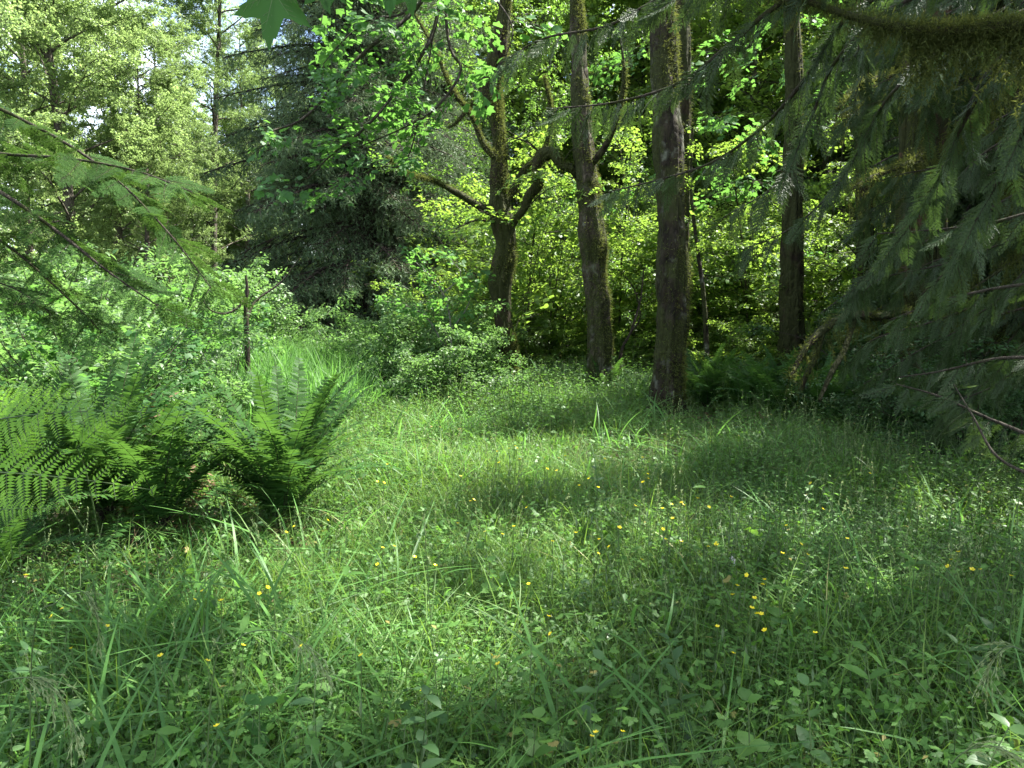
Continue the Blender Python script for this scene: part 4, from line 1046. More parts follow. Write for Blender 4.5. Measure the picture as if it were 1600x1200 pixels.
CED = [
    ([(1700, -120, 3.9), (1400, -60, 4.1), (1230, 0, 4.3), (1140, 70, 4.6), (1060, 130, 4.8), (960, 160, 5.0), (860, 170, 5.2)], 0.020),
    ([(1720, -200, 4.0), (1420, -120, 4.2), (1200, -40, 4.4), (1050, -10, 4.6), (950, 40, 4.8), (850, 60, 5.0), (780, 100, 5.1)], 0.018),
    ([(1700, -60, 4.4), (1420, -20, 4.8), (1320, 30, 5.0), (1260, 120, 5.2), (1200, 190, 5.4), (1120, 250, 5.6), (1040, 278, 5.8), (950, 300, 6.0)], 0.022),
    ([(1700, -60, 4.2), (1420, 0, 4.6), (1310, 90, 4.9), (1265, 190, 5.1), (1215, 285, 5.3), (1130, 340, 5.5)], 0.016),
    ([(1700, -20, 5.0), (1500, 60, 5.4), (1390, 150, 5.6), (1345, 230, 5.8), (1290, 310, 6.0), (1230, 360, 6.2), (1160, 390, 6.3)], 0.016),
    ([(1760, 20, 4.0), (1580, 80, 4.3), (1510, 180, 4.6), (1475, 265, 4.8), (1430, 340, 5.0), (1385, 400, 5.2)], 0.026),
    ([(1800, 120, 3.6), (1650, 130, 3.8), (1590, 230, 4.0), (1545, 310, 4.2), (1500, 400, 4.4), (1440, 460, 4.6)], 0.022),
    ([(1760, 300, 4.6), (1620, 330, 5.0), (1540, 350, 5.2), (1450, 360, 5.5), (1370, 365, 5.8)], 0.016),
    ([(1760, 420, 4.4), (1640, 440, 4.8), (1560, 450, 5.0), (1470, 470, 5.3), (1390, 500, 5.6)], 0.016),
    ([(1780, 560, 5.2), (1660, 560, 5.4), (1560, 560, 5.6), (1470, 580, 5.8), (1400, 590, 6.0)], 0.018),
    ([(1760, 640, 4.6), (1660, 690, 4.8), (1560, 660, 5.0), (1470, 620, 5.2), (1400, 600, 5.4)], 0.018),
    ([(1740, 760, 4.2), (1640, 750, 4.4), (1560, 715, 4.6), (1520, 650, 4.8), (1490, 600, 5.0)], 0.014),
    ([(1700, -160, 5.6), (1520, -60, 5.8), (1400, 20, 6.0), (1330, 90, 6.2), (1280, 170, 6.4)], 0.014),
    ([(1740, 150, 5.6), (1640, 200, 5.8), (1550, 230, 6.0), (1480, 300, 6.2), (1430, 380, 6.4)], 0.014),
    ([(1720, 500, 6.4), (1620, 480, 6.8), (1540, 500, 7.0), (1450, 540, 7.2), (1350, 600, 7.4)], 0.014),
]
rr_ = np.random.default_rng(77)
for q_ in range(20):
    y0 = -150 + q_ * 38; x1 = rr_.uniform(1310, 1500); d0 = rr_.uniform(5.5, 7.0)
    sag = rr_.uniform(60, 170)
    CED.append(([(1750, y0 - 60, d0), (1640, y0 - 30, d0 + 0.1), (1640 * 0.5 + x1 * 0.5, y0 + sag * 0.35, d0 + 0.3), (x1 * 0.85 + 240, y0 + sag * 0.7, d0 + 0.5), (x1, y0 + sag * 1.2, d0 + 0.8)], rr_.uniform(0.008, 0.015)))
ced = bough_tree('overhanging_cedar', 'cedar just beyond the right edge whose long drooping boughs fill the upper right', [(4.6, 4.4, -0.1), (4.6, 4.4, 3), (4.65, 4.4, 7), (4.65, 4.4, 11)], [0.36, 0.3, 0.24, 0.12], 'bark_red', CED, 'cedar', 0.042, 0.14, 0.32, 1.1, 0.55, start=0.12, upn=0.9)
con_d = conifer(18, 'cedar_bough', 300, 3.2, 0.3, 19, 0.03, 0.5, 'bark_red')
for x, y, s_, lab in ((9.8, 9.8, 0.9, 'unseen tall cedar added off to the right for its shade'), (7.0, 8.4, 0.85, 'dense dark cedar in the shade off the right edge'), (7.1, 11.8, 0.85, 'dense dark cedar filling the shade behind the red cedar trunk'), (8.0, 13.8, 0.75, 'dark cedar behind the slim shaded trunk')):  # the first cedar is unseen, added to cast shade over the right-hand brush
    place_tree('shade_cedar', lab, 'conifer', (x, y, gz(x, y)), x, s_, con_d, 'cedar_bough', 'cedars in the right hand shade')
# mossy limb across the top right, hung with moss
def mossy_limb():
    pl = np.array([px(*p) for p in [(1900, 30, 3.6), (1700, 40, 3.7), (1560, 42, 3.8), (1480, 50, 3.9), (1400, 42, 4.0), (1340, 28, 4.1), (1290, 12, 4.2), (1240, -10, 4.3), (1180, -60, 4.4)]])
    base = np.array(ced.location)
    c = curve_pts(pl, 10)
    mb, V, d, C, rr = trunk_mesh(pl, [0.045, 0.037, 0.031, 0.026, 0.022, 0.018, 0.015, 0.012, 0.008], 'bark_dark', 14, 0.02, lump=0.35, seed=9, flare=0)
    lb_ = link('mossy_limb', local(mb, base).mesh('mossy_limb', 'bark_mossy', True), ced)
    ms = moss_strands(C.repeat(14, 0) + d * np.repeat(rr, 14)[:, None] * 0.9, d, 13000, l0=0.008, l1=0.042, down=0.1, w=0.04, seed=12)
    # hanging beards
    n = 1300
    i = rng.integers(10, int(len(C) * 0.93), n); clump = 0.42 + 0.9 * vnoise(C[i], 14, 5) + 0.4 * vnoise(C[i], 40, 6)
    P = C[i] + jit(n, 0.012); L = rng.uniform(0.05, 0.46, n) * np.clip(clump, 0.06, 1.3)
    for k in range(n):
        ln = grow(P[k], (rng.normal() * 0.15, rng.normal() * 0.15, -1), L[k], 5, 0.3, 0.22)
        m = max(3, int(L[k] / 0.006)); t = rng.random(m) * 4.999; q = t.astype(int)
        ms.inst(np.array([[0, -0.15, 0], [0, 0.15, 0], [1, 0, -0.2]]), np.array([[0, 1, 2]]), ln[q] + (ln[q + 1] - ln[q]) * (t - q)[:, None], np.array([0, 0, -1.0]) + jit(m, 0.8), jit(m, 1), rng.uniform(0.012, 0.028, m), 0)
    link('hanging_moss', local(ms, base).mesh('hanging_moss', 'moss'), lb_, kind='stuff')
mossy_limb()
def beards():
    """moss hanging on the red cedar's trunk and limbs and along the boughs in front of it"""
    ms = MB()
    lines = wl([[(1445, 0, 9.7), (1440, 120, 9.7), (1436, 260, 9.7)], [(1440, 225, 9.7), (1400, 262, 9.0), (1325, 300, 8.3)], [(1440, 500, 9.7), (1370, 495, 9), (1300, 505, 8.4), (1235, 590, 8)],
                [(1440, 140, 9.9), (1350, 130, 9), (1310, 170, 8.5)], [(1560, 60, 6.5), (1540, 150, 6.6), (1500, 200, 6.8), (1460, 240, 7)], [(1600, 150, 7), (1590, 300, 7), (1580, 450, 7)], [(1520, 400, 8), (1500, 440, 8), (1480, 470, 8)]])
    base = np.array(r6.location)
    for ln in lines:
        c = curve_pts(ln, 12); n = 130
        t = rng.random(n) * (len(c) - 1.001); i = t.astype(int); P = c[i] + (c[i + 1] - c[i]) * (t - i)[:, None] + jit(n, 0.05)
        for k in range(n):
            L = rng.uniform(0.08, 0.5); g = grow(P[k], (rng.normal() * 0.1, rng.normal() * 0.1, -1), L, 5, 0.2, 0.15)
            m = max(4, int(L / 0.012)); tt = rng.random(m) * 4.999; q = tt.astype(int)
            ms.inst(np.array([[0, -0.1, 0], [0, 0.1, 0], [1, 0, -0.2]]), np.array([[0, 1, 2]]), g[q] + (g[q + 1] - g[q]) * (tt - q)[:, None], np.array([0, 0, -1.0]) + jit(m, 0.6), jit(m, 1), rng.uniform(0.03, 0.06, m), 0)
    link('hanging_moss', local(ms, base).mesh('hanging_moss', 'moss'), r6, kind='stuff')
beards()

# maple boughs in the upper middle
arching('maple_tree', 'maple whose green boughs hang from the top over the big spruce', [
    [(700, -260, 10.5), (690, -120, 10.2), (660, 0, 10), (560, 90, 9.6), (480, 180, 9.4), (425, 205, 9.2)],
    [(690, -120, 10.2), (680, 40, 10), (620, 140, 9.8), (570, 200, 9.6), (520, 240, 9.4), (480, 280, 9.3)],
    [(690, -120, 10.2), (640, 10, 10), (580, 30, 9.8), (540, 60, 9.7), (505, 100, 9.6)],
    [(690, -120, 10.2), (700, 60, 10), (720, 110, 9.9), (680, 170, 9.8), (630, 200, 9.7), (560, 230, 9.5)],
    [(690, -120, 10.2), (760, -20, 10), (800, 40, 9.8), (790, 90, 9.7)],
    [(690, -120, 10.2), (620, -20, 10.2), (520, 0, 10), (500, 40, 9.9)],
    [(680, 40, 10), (640, 120, 10), (600, 150, 10), (560, 150, 9.8)],
    [(680, 40, 10), (640, 240, 10), (590, 262, 9.8), (520, 290, 9.6)],
], [0.04, 0.03, 0.02, 0.025, 0.02, 0.02, 0.012, 0.012], 'maple', 0.30, 0.45, 0.8, 'twig', 0.8, 0.05, 0.3, cat='maple tree')

# ------------------------------------------------------------------ ferns
def sword_frond(L=1.0, arch=1.1, old=False, seed=0):
    r = np.random.default_rng(seed)
    n = 46; mb = MB()
    th = np.linspace(1.35, 1.35 - arch, n + 1); seg = L / n
    ax = np.zeros((n + 2, 3)); ax[0] = 0
    for k in range(n + 1): ax[k + 1] = ax[k] + seg * np.array([math.cos(th[k]), 0.02 * math.sin(k * 0.3 + seed), math.sin(th[k])])
    mb.tube(ax, np.linspace(0.0035, 0.001, n + 2), 4, 1)
    pv = np.array([[0, -0.045, 0], [0, 0.06, 0], [0.5, 0.055, 0.02], [1, 0, -0.06], [0.5, -0.05, 0.02]])
    pf = np.array([[0, 4, 2], [0, 2, 1], [4, 3, 2]])
    t = np.arange(7, n) / n
    for side in (1, -1):
        k = np.arange(7, n); k = k[r.random(len(k)) > 0.05]; t = k / n; dd = norm(ax[k + 1] - ax[k]); c = np.array([0, side * 1.0, 0]); nn = np.cross(dd, c * side)
        l = 0.10 * L * np.sin(np.clip((t - 0.08) / 0.92, 0, 1) ** 0.55 * math.pi * 0.97) ** 0.75 + 0.006
        D = c + dd * 0.28 + nn * r.normal(0.12, 0.1, len(k))[:, None] + r.normal(size=(len(k), 3)) * 0.06
        mb.inst(pv, pf, ax[k], D, nn + r.normal(size=(len(k), 3)) * 0.18, np.stack([l, np.full(len(k), 0.16 * L), l], 1), 0, np.clip(0.5 + r.normal(size=len(k)) * 0.15, 0, 1))
    return mb.mesh('frond', ['fern_old' if old else 'fern', 'twig'])
SF = [sword_frond(1.0, a, False, i) for i, a in enumerate((0.55, 0.8, 1.05, 1.3, 1.6))]
SFO = [sword_frond(0.8, 1.9, True, 9), sword_frond(0.9, 2.0, False, 10)]
def fern(name, label, x, y, n, size, group, seed, az=None, old=1, spread=1.0):
    r = np.random.default_rng(seed)
    root = thing(name, label, 'fern', (x, y, gz(x, y) + 0.02), 0, group)
    for k in range(n):
        f = (k + 0.5) / n
        me = SFO[r.integers(2)] if k < old else SF[min(4, int(r.integers(0, 3) + f * 2.4))]
        o = link('frond', me, root)
        o.rotation_euler = (r.normal() * 0.16, -0.22 + (0.08 + 0.42 * f) * spread + (0.5 if k < old else 0), (k * 2.399 + r.normal() * 0.2) if az is None else r.uniform(*az))
        s = size * r.uniform(0.75, 1.1); o.scale = (s, s, s)
    return root
g = 'sword ferns'
def gp(x, y): q = px_z(x, y, 0.1); return q[0], q[1]
fern('sword_fern', 'large upright sword fern at the right end of the fern bank', -1.58, 5.2, 56, 1.2, g, 1, old=0, spread=0.8)
fern('sword_fern', 'sword fern with yellowed arching fronds in the middle of the bank', -2.3, 4.95, 34, 1.05, g, 2, old=4)
fern('sword_fern', 'tall sword fern standing behind the bracken tips', -2.75, 5.1, 42, 1.3, g, 3, spread=0.7)
fern('sword_fern', 'sword fern at the left edge behind the bracken', -3.5, 5.1, 40, 1.25, g, 4, spread=0.8)
fern('sword_fern', 'dark sword fern low on the left edge', -2.85, 4.1, 24, 0.8, g, 5)
fern('sword_fern', 'sword fern behind the bank, below the bushes', -3.3, 6.3, 30, 1.25, g, 6)
for i, (x, y, s, n, lab) in enumerate([(1105, 10.9, 1.15, 36, 'sword fern right against the straight trunk foot'), (1165, 10.6, 1.1, 32, 'pale fern right of the one at the trunk foot'), (1220, 10.0, 1.15, 32, 'wide fern in the middle of the row right of the trunk'),
                                       (1290, 9.5, 1.15, 30, 'dark fern at the end of the row, before the mossy limbs'), (945, 12.2, 0.8, 18, 'small fern at the lichen tree foot'), (850, 12.6, 0.6, 14, 'small fern between the twisted and lichen trunks'), (1000, 11.4, 0.6, 14, 'small fern left of the straight trunk foot')]):
    p = px(x, 600, y); fern('sword_fern', lab, p[0], y, n, s, g, 20 + i)
fern('sword_fern', 'fern reaching in low from the right edge over the meadow', 2.75, 3.75, 20, 0.62, g, 40)

def bracken_frond(L=0.9, seed=0):
    r = np.random.default_rng(seed); mb = MB(); n = 11
    ax = grow((0, 0, 0), (1, 0, 0.12), L, n, 0.5, 0.01, r)
    mb.tube(ax, np.linspace(0.003, 0.0008, n + 1), 4, 1)
    P, D, S, U = [], [], [], []
    for k in range(1, n + 1):
        f = k / n; l = 0.27 * L * (1.08 - f) ** 0.85 * (1 if k > 1 else 0.9)
        dd = norm(ax[k] - ax[k - 1])
        for side in (1, -1):
            pn = grow(ax[k], norm(np.array([0.5, side * 1.0, -0.03])), l, 8, 0.12, 0.015, r)
            mb.tube(pn, np.linspace(0.0012, 0.0005, 9), 3, 1)
            m = max(5, int(l / 0.0095)); t = np.linspace(0.03, 0.998, m) * 8; i = t.astype(int)
            pp = pn[i] + (pn[i + 1] - pn[i]) * (t - i)[:, None]; pd = norm(pn[i + 1] - pn[i]); c = norm(np.cross(pd, UP))
            for s2 in (1, -1):
                P.append(pp); D.append(c * s2 + pd * 0.35 + r.normal(size=(m, 3)) * 0.04); S.append(0.038 * (l / 0.2) ** 0.5 * (1.05 - t / 8) ** 0.6 + 0.002); U.append(np.tile(UP, (m, 1)) + r.normal(size=(m, 3)) * 0.12)
    P, D, S, U = np.vstack(P), np.vstack(D), np.concatenate(S), np.vstack(U)
    v, f = oval(0.36, 0.03, 0.05)
    mb.inst(v, f, P, D, U, S, 0, np.clip(0.5 + r.normal(size=len(P)) * 0.12, 0, 1))
    return mb.mesh('frond', ['bracken', 'stem'])
BF = [bracken_frond(0.62, 1), bracken_frond(0.62, 2)]
def bracken(label, base, fronds):
    base = np.array(base, float); root = thing('bracken', label, 'bracken', base, 0, 'bracken at the left edge')
    for k, (a, b, s) in enumerate(fronds):     # pixel+depth of the frond's start and tip
        A, B = px(*a), px(*b)
        st = curve_pts([base, base * 0.45 + A * 0.55 + [0, 0, 0.12], A], 8); mb = MB(); mb.tube(st, np.linspace(0.005, 0.003, len(st)), 5)
        link('stalk', local(mb, base).mesh('stalk', 'stem', True), root)
        o = link('frond', BF[k % 2], root); o.location = A - base
        R = frames(B - A, UP * 0.6 + np.array([0, -0.9, 0]))[0]; s = np.linalg.norm(B - A) / 0.6 * s
        o.rotation_euler = Matrix(R.tolist()).to_euler(); o.scale = (s, s, s)
bracken('bright bracken with flat wide fronds over the left fern bank', (-2.9, 3.9, 0.1), [((-30, 660, 3.7), (215, 632, 3.5), 1.0), ((-60, 735, 3.6), (205, 755, 3.4), 1.0), ((-60, 640, 3.9), (150, 600, 4.0), 0.8), ((-40, 800, 3.2), (100, 790, 3.1), 0.9)])
bracken('bracken leaning between the sword ferns on the left bank', (-2.4, 4.4, 0.1), [((120, 700, 4.0), (250, 590, 4.2), 0.8), ((20, 720, 4.0), (110, 590, 4.2), 0.8)])

# ------------------------------------------------------------------ brown litter heap
def litter_heap(label, x, y, R, n, h):
    mb = MB(); P = disk(n, R); P[:, 2] = rng.random(n) * h * np.exp(-(P[:, 0] ** 2 + P[:, 1] ** 2) / (R * R) * 2)
    mb.inst(*rhomb(0.3), P, jit(n, 1) * [1, 1, 0.3], UP + jit(n, 0.5), rng.uniform(0.03, 0.09, n), 0)
    o = thing('litter_heap', label, 'leaf litter', (x, y, gz(x, y)), 0, None, mb.mesh('litter_heap', 'litter')); o['kind'] = 'stuff'
p = px(250, 640, 5.6); litter_heap('brown heap of dead fronds behind the fern bank', p[0], 5.6, 0.35, 500, 0.9)
p = px(1165, 690, 9.5); litter_heap('small brown heap of dead stems right of the straight trunk', p[0], 9.0, 0.4, 500, 0.35)

# ------------------------------------------------------------------ near maple leaves at the top
def big_leaf_mesh():
    mb = MB(); v, f = lobed(5, 0.42, 2.2, True)
    v[:, 2] += 0.05 * np.sin(v[:, 1] * 7) + 0.03 * np.sin(v[:, 0] * 9); v[0, 2] = 0
    mb.add(v, f, 0, 0.4)
    tips = [k for k in range(1, len(v)) if (k - 1) % 7 == 3]
    for k in tips:
        ln = np.linspace(v[0], v[k] * 0.97, 6); ln[:, 2] -= 0.004; mb.tube(ln, np.linspace(0.010, 0.003, 6), 4, 1)
        for q in (2, 3, 4):
            dd = norm(ln[-1] - ln[0]); c = np.cross(dd, UP)
            for sg in (1, -1): mb.tube([ln[q], ln[q] + (dd * 0.8 + c * sg * 0.6) * 0.14], 0.0035, 3, 1)
    return mb.mesh('leaf', ['near_maple', 'stem'])
def near_maple():
    lm = big_leaf_mesh()
    base = np.array([-1.2, 2.2, 0.0]); base[2] = gz(base[0], base[1])
    tw = wl([[(300, -420, 2.3), (340, -200, 1.8), (400, -70, 1.5), (500, -45, 1.5), (600, -35, 1.55), (680, -40, 1.6)]])[0]
    base = np.array([-3.2, 1.0, 0.0])
    root = thing('overhead_maple', 'maple branch end hanging at the very top edge, close to the viewer', 'maple tree', base)
    mb = MB(); mb.tube(curve_pts([base + [0, 0, -0.1], base + [0.1, 0.1, 2.0], base + [0.4, 0.3, 3.4], tw[0] + [-0.6, -0.2, 0.4], tw[0]], 8), np.linspace(0.09, 0.012, 33), 10)
    link('trunk', local(mb, base).mesh('trunk', 'bark_alder', True), root)
    over = []  # unseen limbs and foliage above the view, added to dapple the lower-left ground
    for q in ([(-3.1, 1.1, 3.0), (-1.5, 2.0, 4.8), (0.2, 3.0, 5.3), (1.0, 3.4, 5.4), (1.5, 3.6, 5.2)], [(-3.0, 1.1, 3.2), (-1.6, 1.4, 5.0), (0.0, 1.9, 5.6), (1.0, 2.3, 5.7), (1.5, 2.4, 5.5)], [(-3.0, 1.2, 3.1), (-2.0, 2.2, 4.8), (-0.5, 3.6, 5.6), (0.6, 4.3, 5.7), (1.3, 4.7, 5.5)]):
        c = curve_pts(q, 7); mb = MB(); mb.tube(c, np.linspace(0.05, 0.012, len(c)), 7); link('limb', local(mb, base).mesh('limb', 'bark_alder', True), root); over.append(c)
    sprays_on(root, base, 'foliage', 'maple', over, 0.10, 0.6, 1.1, 1.0, 0.05, 0.35, 0.3)
    mb = MB(); mb.tube(curve_pts(tw, 8), np.linspace(0.012, 0.002, 41), 6); link('branch', local(mb, base).mesh('branch', 'twig', True), root)
    for (x, y, d, dx, dy, s, roll) in [(428, -12, 1.42, -0.05, -1, 0.105, 0.15), (500, -32, 1.5, 0.3, -1, 0.07, -0.2), (520, -24, 1.5, -0.2, -1, 0.05, 0.4), (608, -28, 1.55, 0.05, -1, 0.07, 0.2), (640, -28, 1.6, 0.1, -1, 0.075, -0.3), (470, -40, 1.55, 0.2, -1, 0.05, 0), (745, -40, 1.8, 0.2, -1, 0.07, 0)]:
        A = px(x, y, d)
        o = link('leaf', lm, root); o.location = A - base
        R = frames(np.array([dx, -0.25, dy]), np.array([roll, -1, 0.3]))[0]
        o.rotation_euler = Matrix(R.tolist()).to_euler(); o.scale = (s, s, s)
        mb = MB(); mb.tube(curve_pts([px(x + 8, -48, d), A], 4), 0.0012, 5); link('leaf_stalk', local(mb, base).mesh('leaf_stalk', 'stem', True), root)
near_maple()

# ------------------------------------------------------------------ buttercups
def flower_mesh():
    mb = MB()
    pv = np.array([[0, 0, 0], [0.55, 0.38, 0.22], [0.95, 0.3, 0.42], [1.02, 0, 0.42], [0.95, -0.3, 0.42], [0.55, -0.38, 0.22]]); pf = np.array([[0, 1, 5], [1, 2, 3], [1, 3, 5], [3, 4, 5]])
    a = np.arange(5) * 2 * math.pi / 5; mb.inst(pv, pf, np.zeros((5, 3)), np.stack([np.cos(a), np.sin(a), 0 * a], 1), np.tile(UP, (5, 1)), 0.0125, 0)
    mb.inst(*rhomb(0.4), np.tile([0, 0, 0.001], (9, 1)), UP + jit(9, 0.5), jit(9, 1), 0.006, 0)
    return mb.mesh('flower', 'petal')
FM = flower_mesh()
def stalk_mesh(seed):
    mb = MB(); r = np.random.default_rng(seed)
    c = grow((0, 0, 0), (r.normal() * 0.12, r.normal() * 0.12, 1), 1, 6, 0, 0.05, r); c[:, :2] -= c[-1, :2] * np.linspace(0, 1, 7)[:, None] * 0
    mb.tube(c, 0.0035, 4)
    v, f = oval(0.2)
    mb.inst(v, f, c[3:5], jit(2, 1), np.tile(UP, (2, 1)), 0.12, 0)
    return mb.mesh('stem', 'stem'), c[-1]
SM = [stalk_mesh(i) for i in range(4)]
BC = [(418,917),(405,927),(460,820),(447,824),(512,812),(616,853),(598,853),(648,862),(590,881),(680,883),(564,1019),(470,997),(662,1076),(768,1023),(778,1034),(785,827),(758,830),(715,817),
(952,851),(935,856),(936,842),(1003,874),(858,959),(860,980),(931,1143),(925,1150),(973,1139),(1065,836),(1036,826),(1040,842),(1051,807),(900,825),(863,845),(826,912),(1119,846),(1107,844),(1120,851),(1167,898),(1152,912),(1145,917),(1195,905),(1192,913),(1175,946),(1190,949),(1183,958),(1179,934),(1195,981),(1146,1009),(1121,978),(968,824),(803,820),
(1252,842),(1324,841),(1262,866),(1322,885),(1223,855),(1274,988),(1498,862),(1486,871),(1482,876),(1519,889),(1533,889),(1580,896),(1229,813),
(40,898),(81,962),(97,948),(167,968),(111,1012),(251,1024),(315,920),(345,926),(304,936),(380,1008),(324,1028),(338,1121),
(605,725),(777,705),(780,720),(720,735),(590,752),(600,754),(735,780),(740,770),(795,700),(808,700),(812,715),(805,690),(855,732),(870,735),(905,755),(935,752),(920,747),(945,717),(1004,712),(1012,733),(1013,747),(883,712),(1065,783),(1050,777),(1068,788),(1090,778),(1035,792),(1108,785),(1142,775),(993,790),(1005,750),(823,785),(850,715),(1286,795),(1267,752),(1360,732)]
COLS = [(330, 'left of the fern bank end'), (560, 'below the fern bank end'), (700, 'in line with the big spruce'), (800, 'in line with the twisted tree'), (900, 'right of the twisted tree'), (980, 'in line with the lichen tree'), (1100, 'in line with the straight trunk'), (1200, 'right of the straight trunk line'), (1400, 'below the mossy limbs'), (1601, 'near the right edge')]
ROWS = [(735, 'tiny buttercup at the far side'), (775, 'tiny buttercup far back'), (818, 'small buttercup beyond mid meadow'), (860, 'buttercup at mid meadow'), (920, 'buttercup before mid meadow'), (1000, 'near buttercup'), (1300, 'large buttercup at the front')]
def cell(x, y): return (next(k for k, c in enumerate(COLS) if x < c[0]), next(k for k, c in enumerate(ROWS) if y < c[0]))
ORD = ['first', 'second', 'third', 'fourth', 'fifth', 'sixth', 'seventh', 'eighth']
def bc_label(x, y):
    c = cell(x, y); same = sorted(q for q in BC if cell(*q) == c)
    t = ROWS[c[1]][1] + ' ' + COLS[c[0]][1]
    if len(same) > 1: t += ', %s from the left' % ORD[same.index((x, y))]
    return t
for i, (x, y) in enumerate(BC):
    h = random.uniform(0.38, 0.48) if y > 780 else random.uniform(0.48, 0.6)
    q = px_z(x, y, h); g0 = gz(q[0], q[1]); q = px_z(x, y, h + g0)
    sm, top = SM[i % 4]; s = h
    root = thing('buttercup', bc_label(x, y), 'buttercup', (q[0] - top[0] * s, q[1] - top[1] * s, g0), 0, 'buttercups in the meadow')
    o = link('stem', sm, root); o.scale = (s, s, s)
    o = link('flower', FM, root); o.location = (top[0] * s, top[1] * s, top[2] * s); o.rotation_euler = (random.gauss(0.25, 0.25), random.gauss(0, 0.3), random.random() * 6)
    k = random.uniform(0.6, 0.85) * (1.0 if y > 900 else 1.1); o.scale = (k, k, k)

# ------------------------------------------------------------------ single plants standing out of the meadow
def leafy_plant(label, x, y, h, leafL, pairs, key='herb', leafm=None, w=0.42, name='leafy_plant', lean=0.1, dens=2):
    q = px_z(x, y, h); g0 = gz(q[0], q[1])
    root = thing(name, label, 'plant', (q[0], q[1], g0), 0, 'leafy plants standing in the meadow')
    st = grow((0, 0, 0), UP + jit(1, lean)[0], h, 6, 0, 0.03); mb = MB(); mb.tube(st, np.linspace(0.004, 0.0015, 7), 6); link('stem', mb.mesh('stem', 'stem', True), root)
    mb = MB(); n = 7
    vv = []
    for k in range(n + 1):
        t = k / n; ww = w * math.sin(min(1, t * 1.02) ** 0.8 * math.pi) ** 0.8 / 2 * (1.0 if k % 2 else 0.88) if 0 < k < n else 0.01
        vv += [[t, -ww, 0.10 * (ww * 2) - 0.25 * t * t], [t, 0, -0.25 * t * t], [t, ww, 0.10 * (ww * 2) - 0.25 * t * t]]
    ff = []
    for k in range(n):
        a = 3 * k; ff += [[a, a + 3, a + 4], [a, a + 4, a + 1], [a + 1, a + 4, a + 5], [a + 1, a + 5, a + 2]]
    mb.add(np.array(vv), np.array(ff), 0, 0.5); lm = mb.mesh('leaf', leafm or key)
    for k in range(pairs):
        t = 0.3 + 0.7 * k / max(1, pairs - 1); i = min(int(t * 6), 5); p_ = st[i] + (st[i + 1] - st[i]) * (t * 6 - i)
        for sgn in range(dens):
            a = k * 1.7 + sgn * math.pi * 2 / dens + random.gauss(0, 0.2); s = leafL * (1.15 - 0.55 * t) * random.uniform(0.85, 1.15)
            o = link('leaf', lm, root); o.location = p_; o.scale = (s, s, s); o.rotation_euler = (random.gauss(0, 0.2), -0.35 + random.gauss(0, 0.2), a)
leafy_plant('broad leafed plant standing tall near the front right corner', 1380, 1030, 0.42, 0.13, 4)
leafy_plant('soft leafed plant at the front just left of the middle', 700, 1040, 0.28, 0.09, 3, 'herb_blue', w=0.6)
leafy_plant('heart leafed seedling with bright green leaves at left', 245, 862, 0.42, 0.085, 1, 'bracken', w=0.9, dens=3)
leafy_plant('leafy seedling under the fern bank with bright leaves', 305, 900, 0.36, 0.08, 2, 'bracken', w=0.7)
leafy_plant('bramble like plant with pale leaves left of the seed heads', 130, 1090, 0.3, 0.10, 3, 'herb_blue', w=0.7)
leafy_plant('plant with bright upright leaves in the middle front', 885, 965, 0.36, 0.085, 3)
leafy_plant('large leafed plant in the lower left corner', 220, 1160, 0.3, 0.12, 3, w=0.55)
leafy_plant('plant with pointed leaves near the lower right edge', 1500, 1030, 0.32, 0.09, 4, 'herb_blue', w=0.5)
leafy_plant('large leaf plant right of the middle, near the pale dead leaf', 1175, 845, 0.34, 0.12, 2, 'bracken', w=0.6)
leafy_plant('small leafed plant rising at the right before the dark brush', 1255, 730, 0.55, 0.07, 6, 'herb_blue', w=0.6)
leafy_plant('leafy stem at the right, left of the low cedar boughs', 1440, 730, 0.5, 0.08, 5, 'herb_blue', w=0.55)
leafy_plant('broad leafed plant in the shade at the bottom, left of centre', 410, 1130, 0.3, 0.12, 3, 'maple', w=0.7)
leafy_plant('pale leafed stem in front of the right end of the fern bank', 400, 790, 0.5, 0.05, 7, 'herb_blue', w=0.6)

PL = [(560, 905, 'left of the middle, near the fern bank'), (640, 1125, 'at the front, left of the long thin stalk'), (760, 880, 'just above the middle of the meadow'), (905, 1060, 'at the front, right of the middle'), (1010, 930, 'right of the middle, below the long leaning stalk tip'), (1080, 1010, 'right of the long leaning stalk'),
      (1230, 930, 'right in the meadow, left of the bluish stalk'), (1290, 1090, 'near the front right'), (1430, 900, 'right, below the low cedar boughs'), (1540, 950, 'close to the right edge'), (1180, 1120, 'at the bottom, right of the middle'), (480, 1090, 'at the bottom left, right of the seed heads'),
      (340, 1010, 'left, above the seed heads'), (60, 1010, 'at the left edge, below the bracken'), (150, 900, 'in the shade under the bracken'), (1380, 790, 'at the dark right bank'), (1100, 760, 'at the back, in front of the straight trunk'), (960, 740, 'at the back, in front of the lichen tree'), (820, 1130, 'at the bottom middle'), (1480, 1120, 'in the lower right corner')]
for q_, (x, y, t) in enumerate(PL):
    kind = q_ % 4
    leafy_plant(('dock like plant with long leaves ', 'dark nettle like plant ', 'round leafed plant ', 'pale leafed plant ')[kind] + t, x, y, (0.40, 0.50, 0.38, 0.44)[kind], (0.16, 0.09, 0.09, 0.10)[kind], (2, 6, 3, 4)[kind], ('herb', 'darkbush', 'herb', 'herb_blue')[kind], w=(0.32, 0.5, 0.85, 0.55)[kind], dens=(3, 2, 3, 2)[kind])
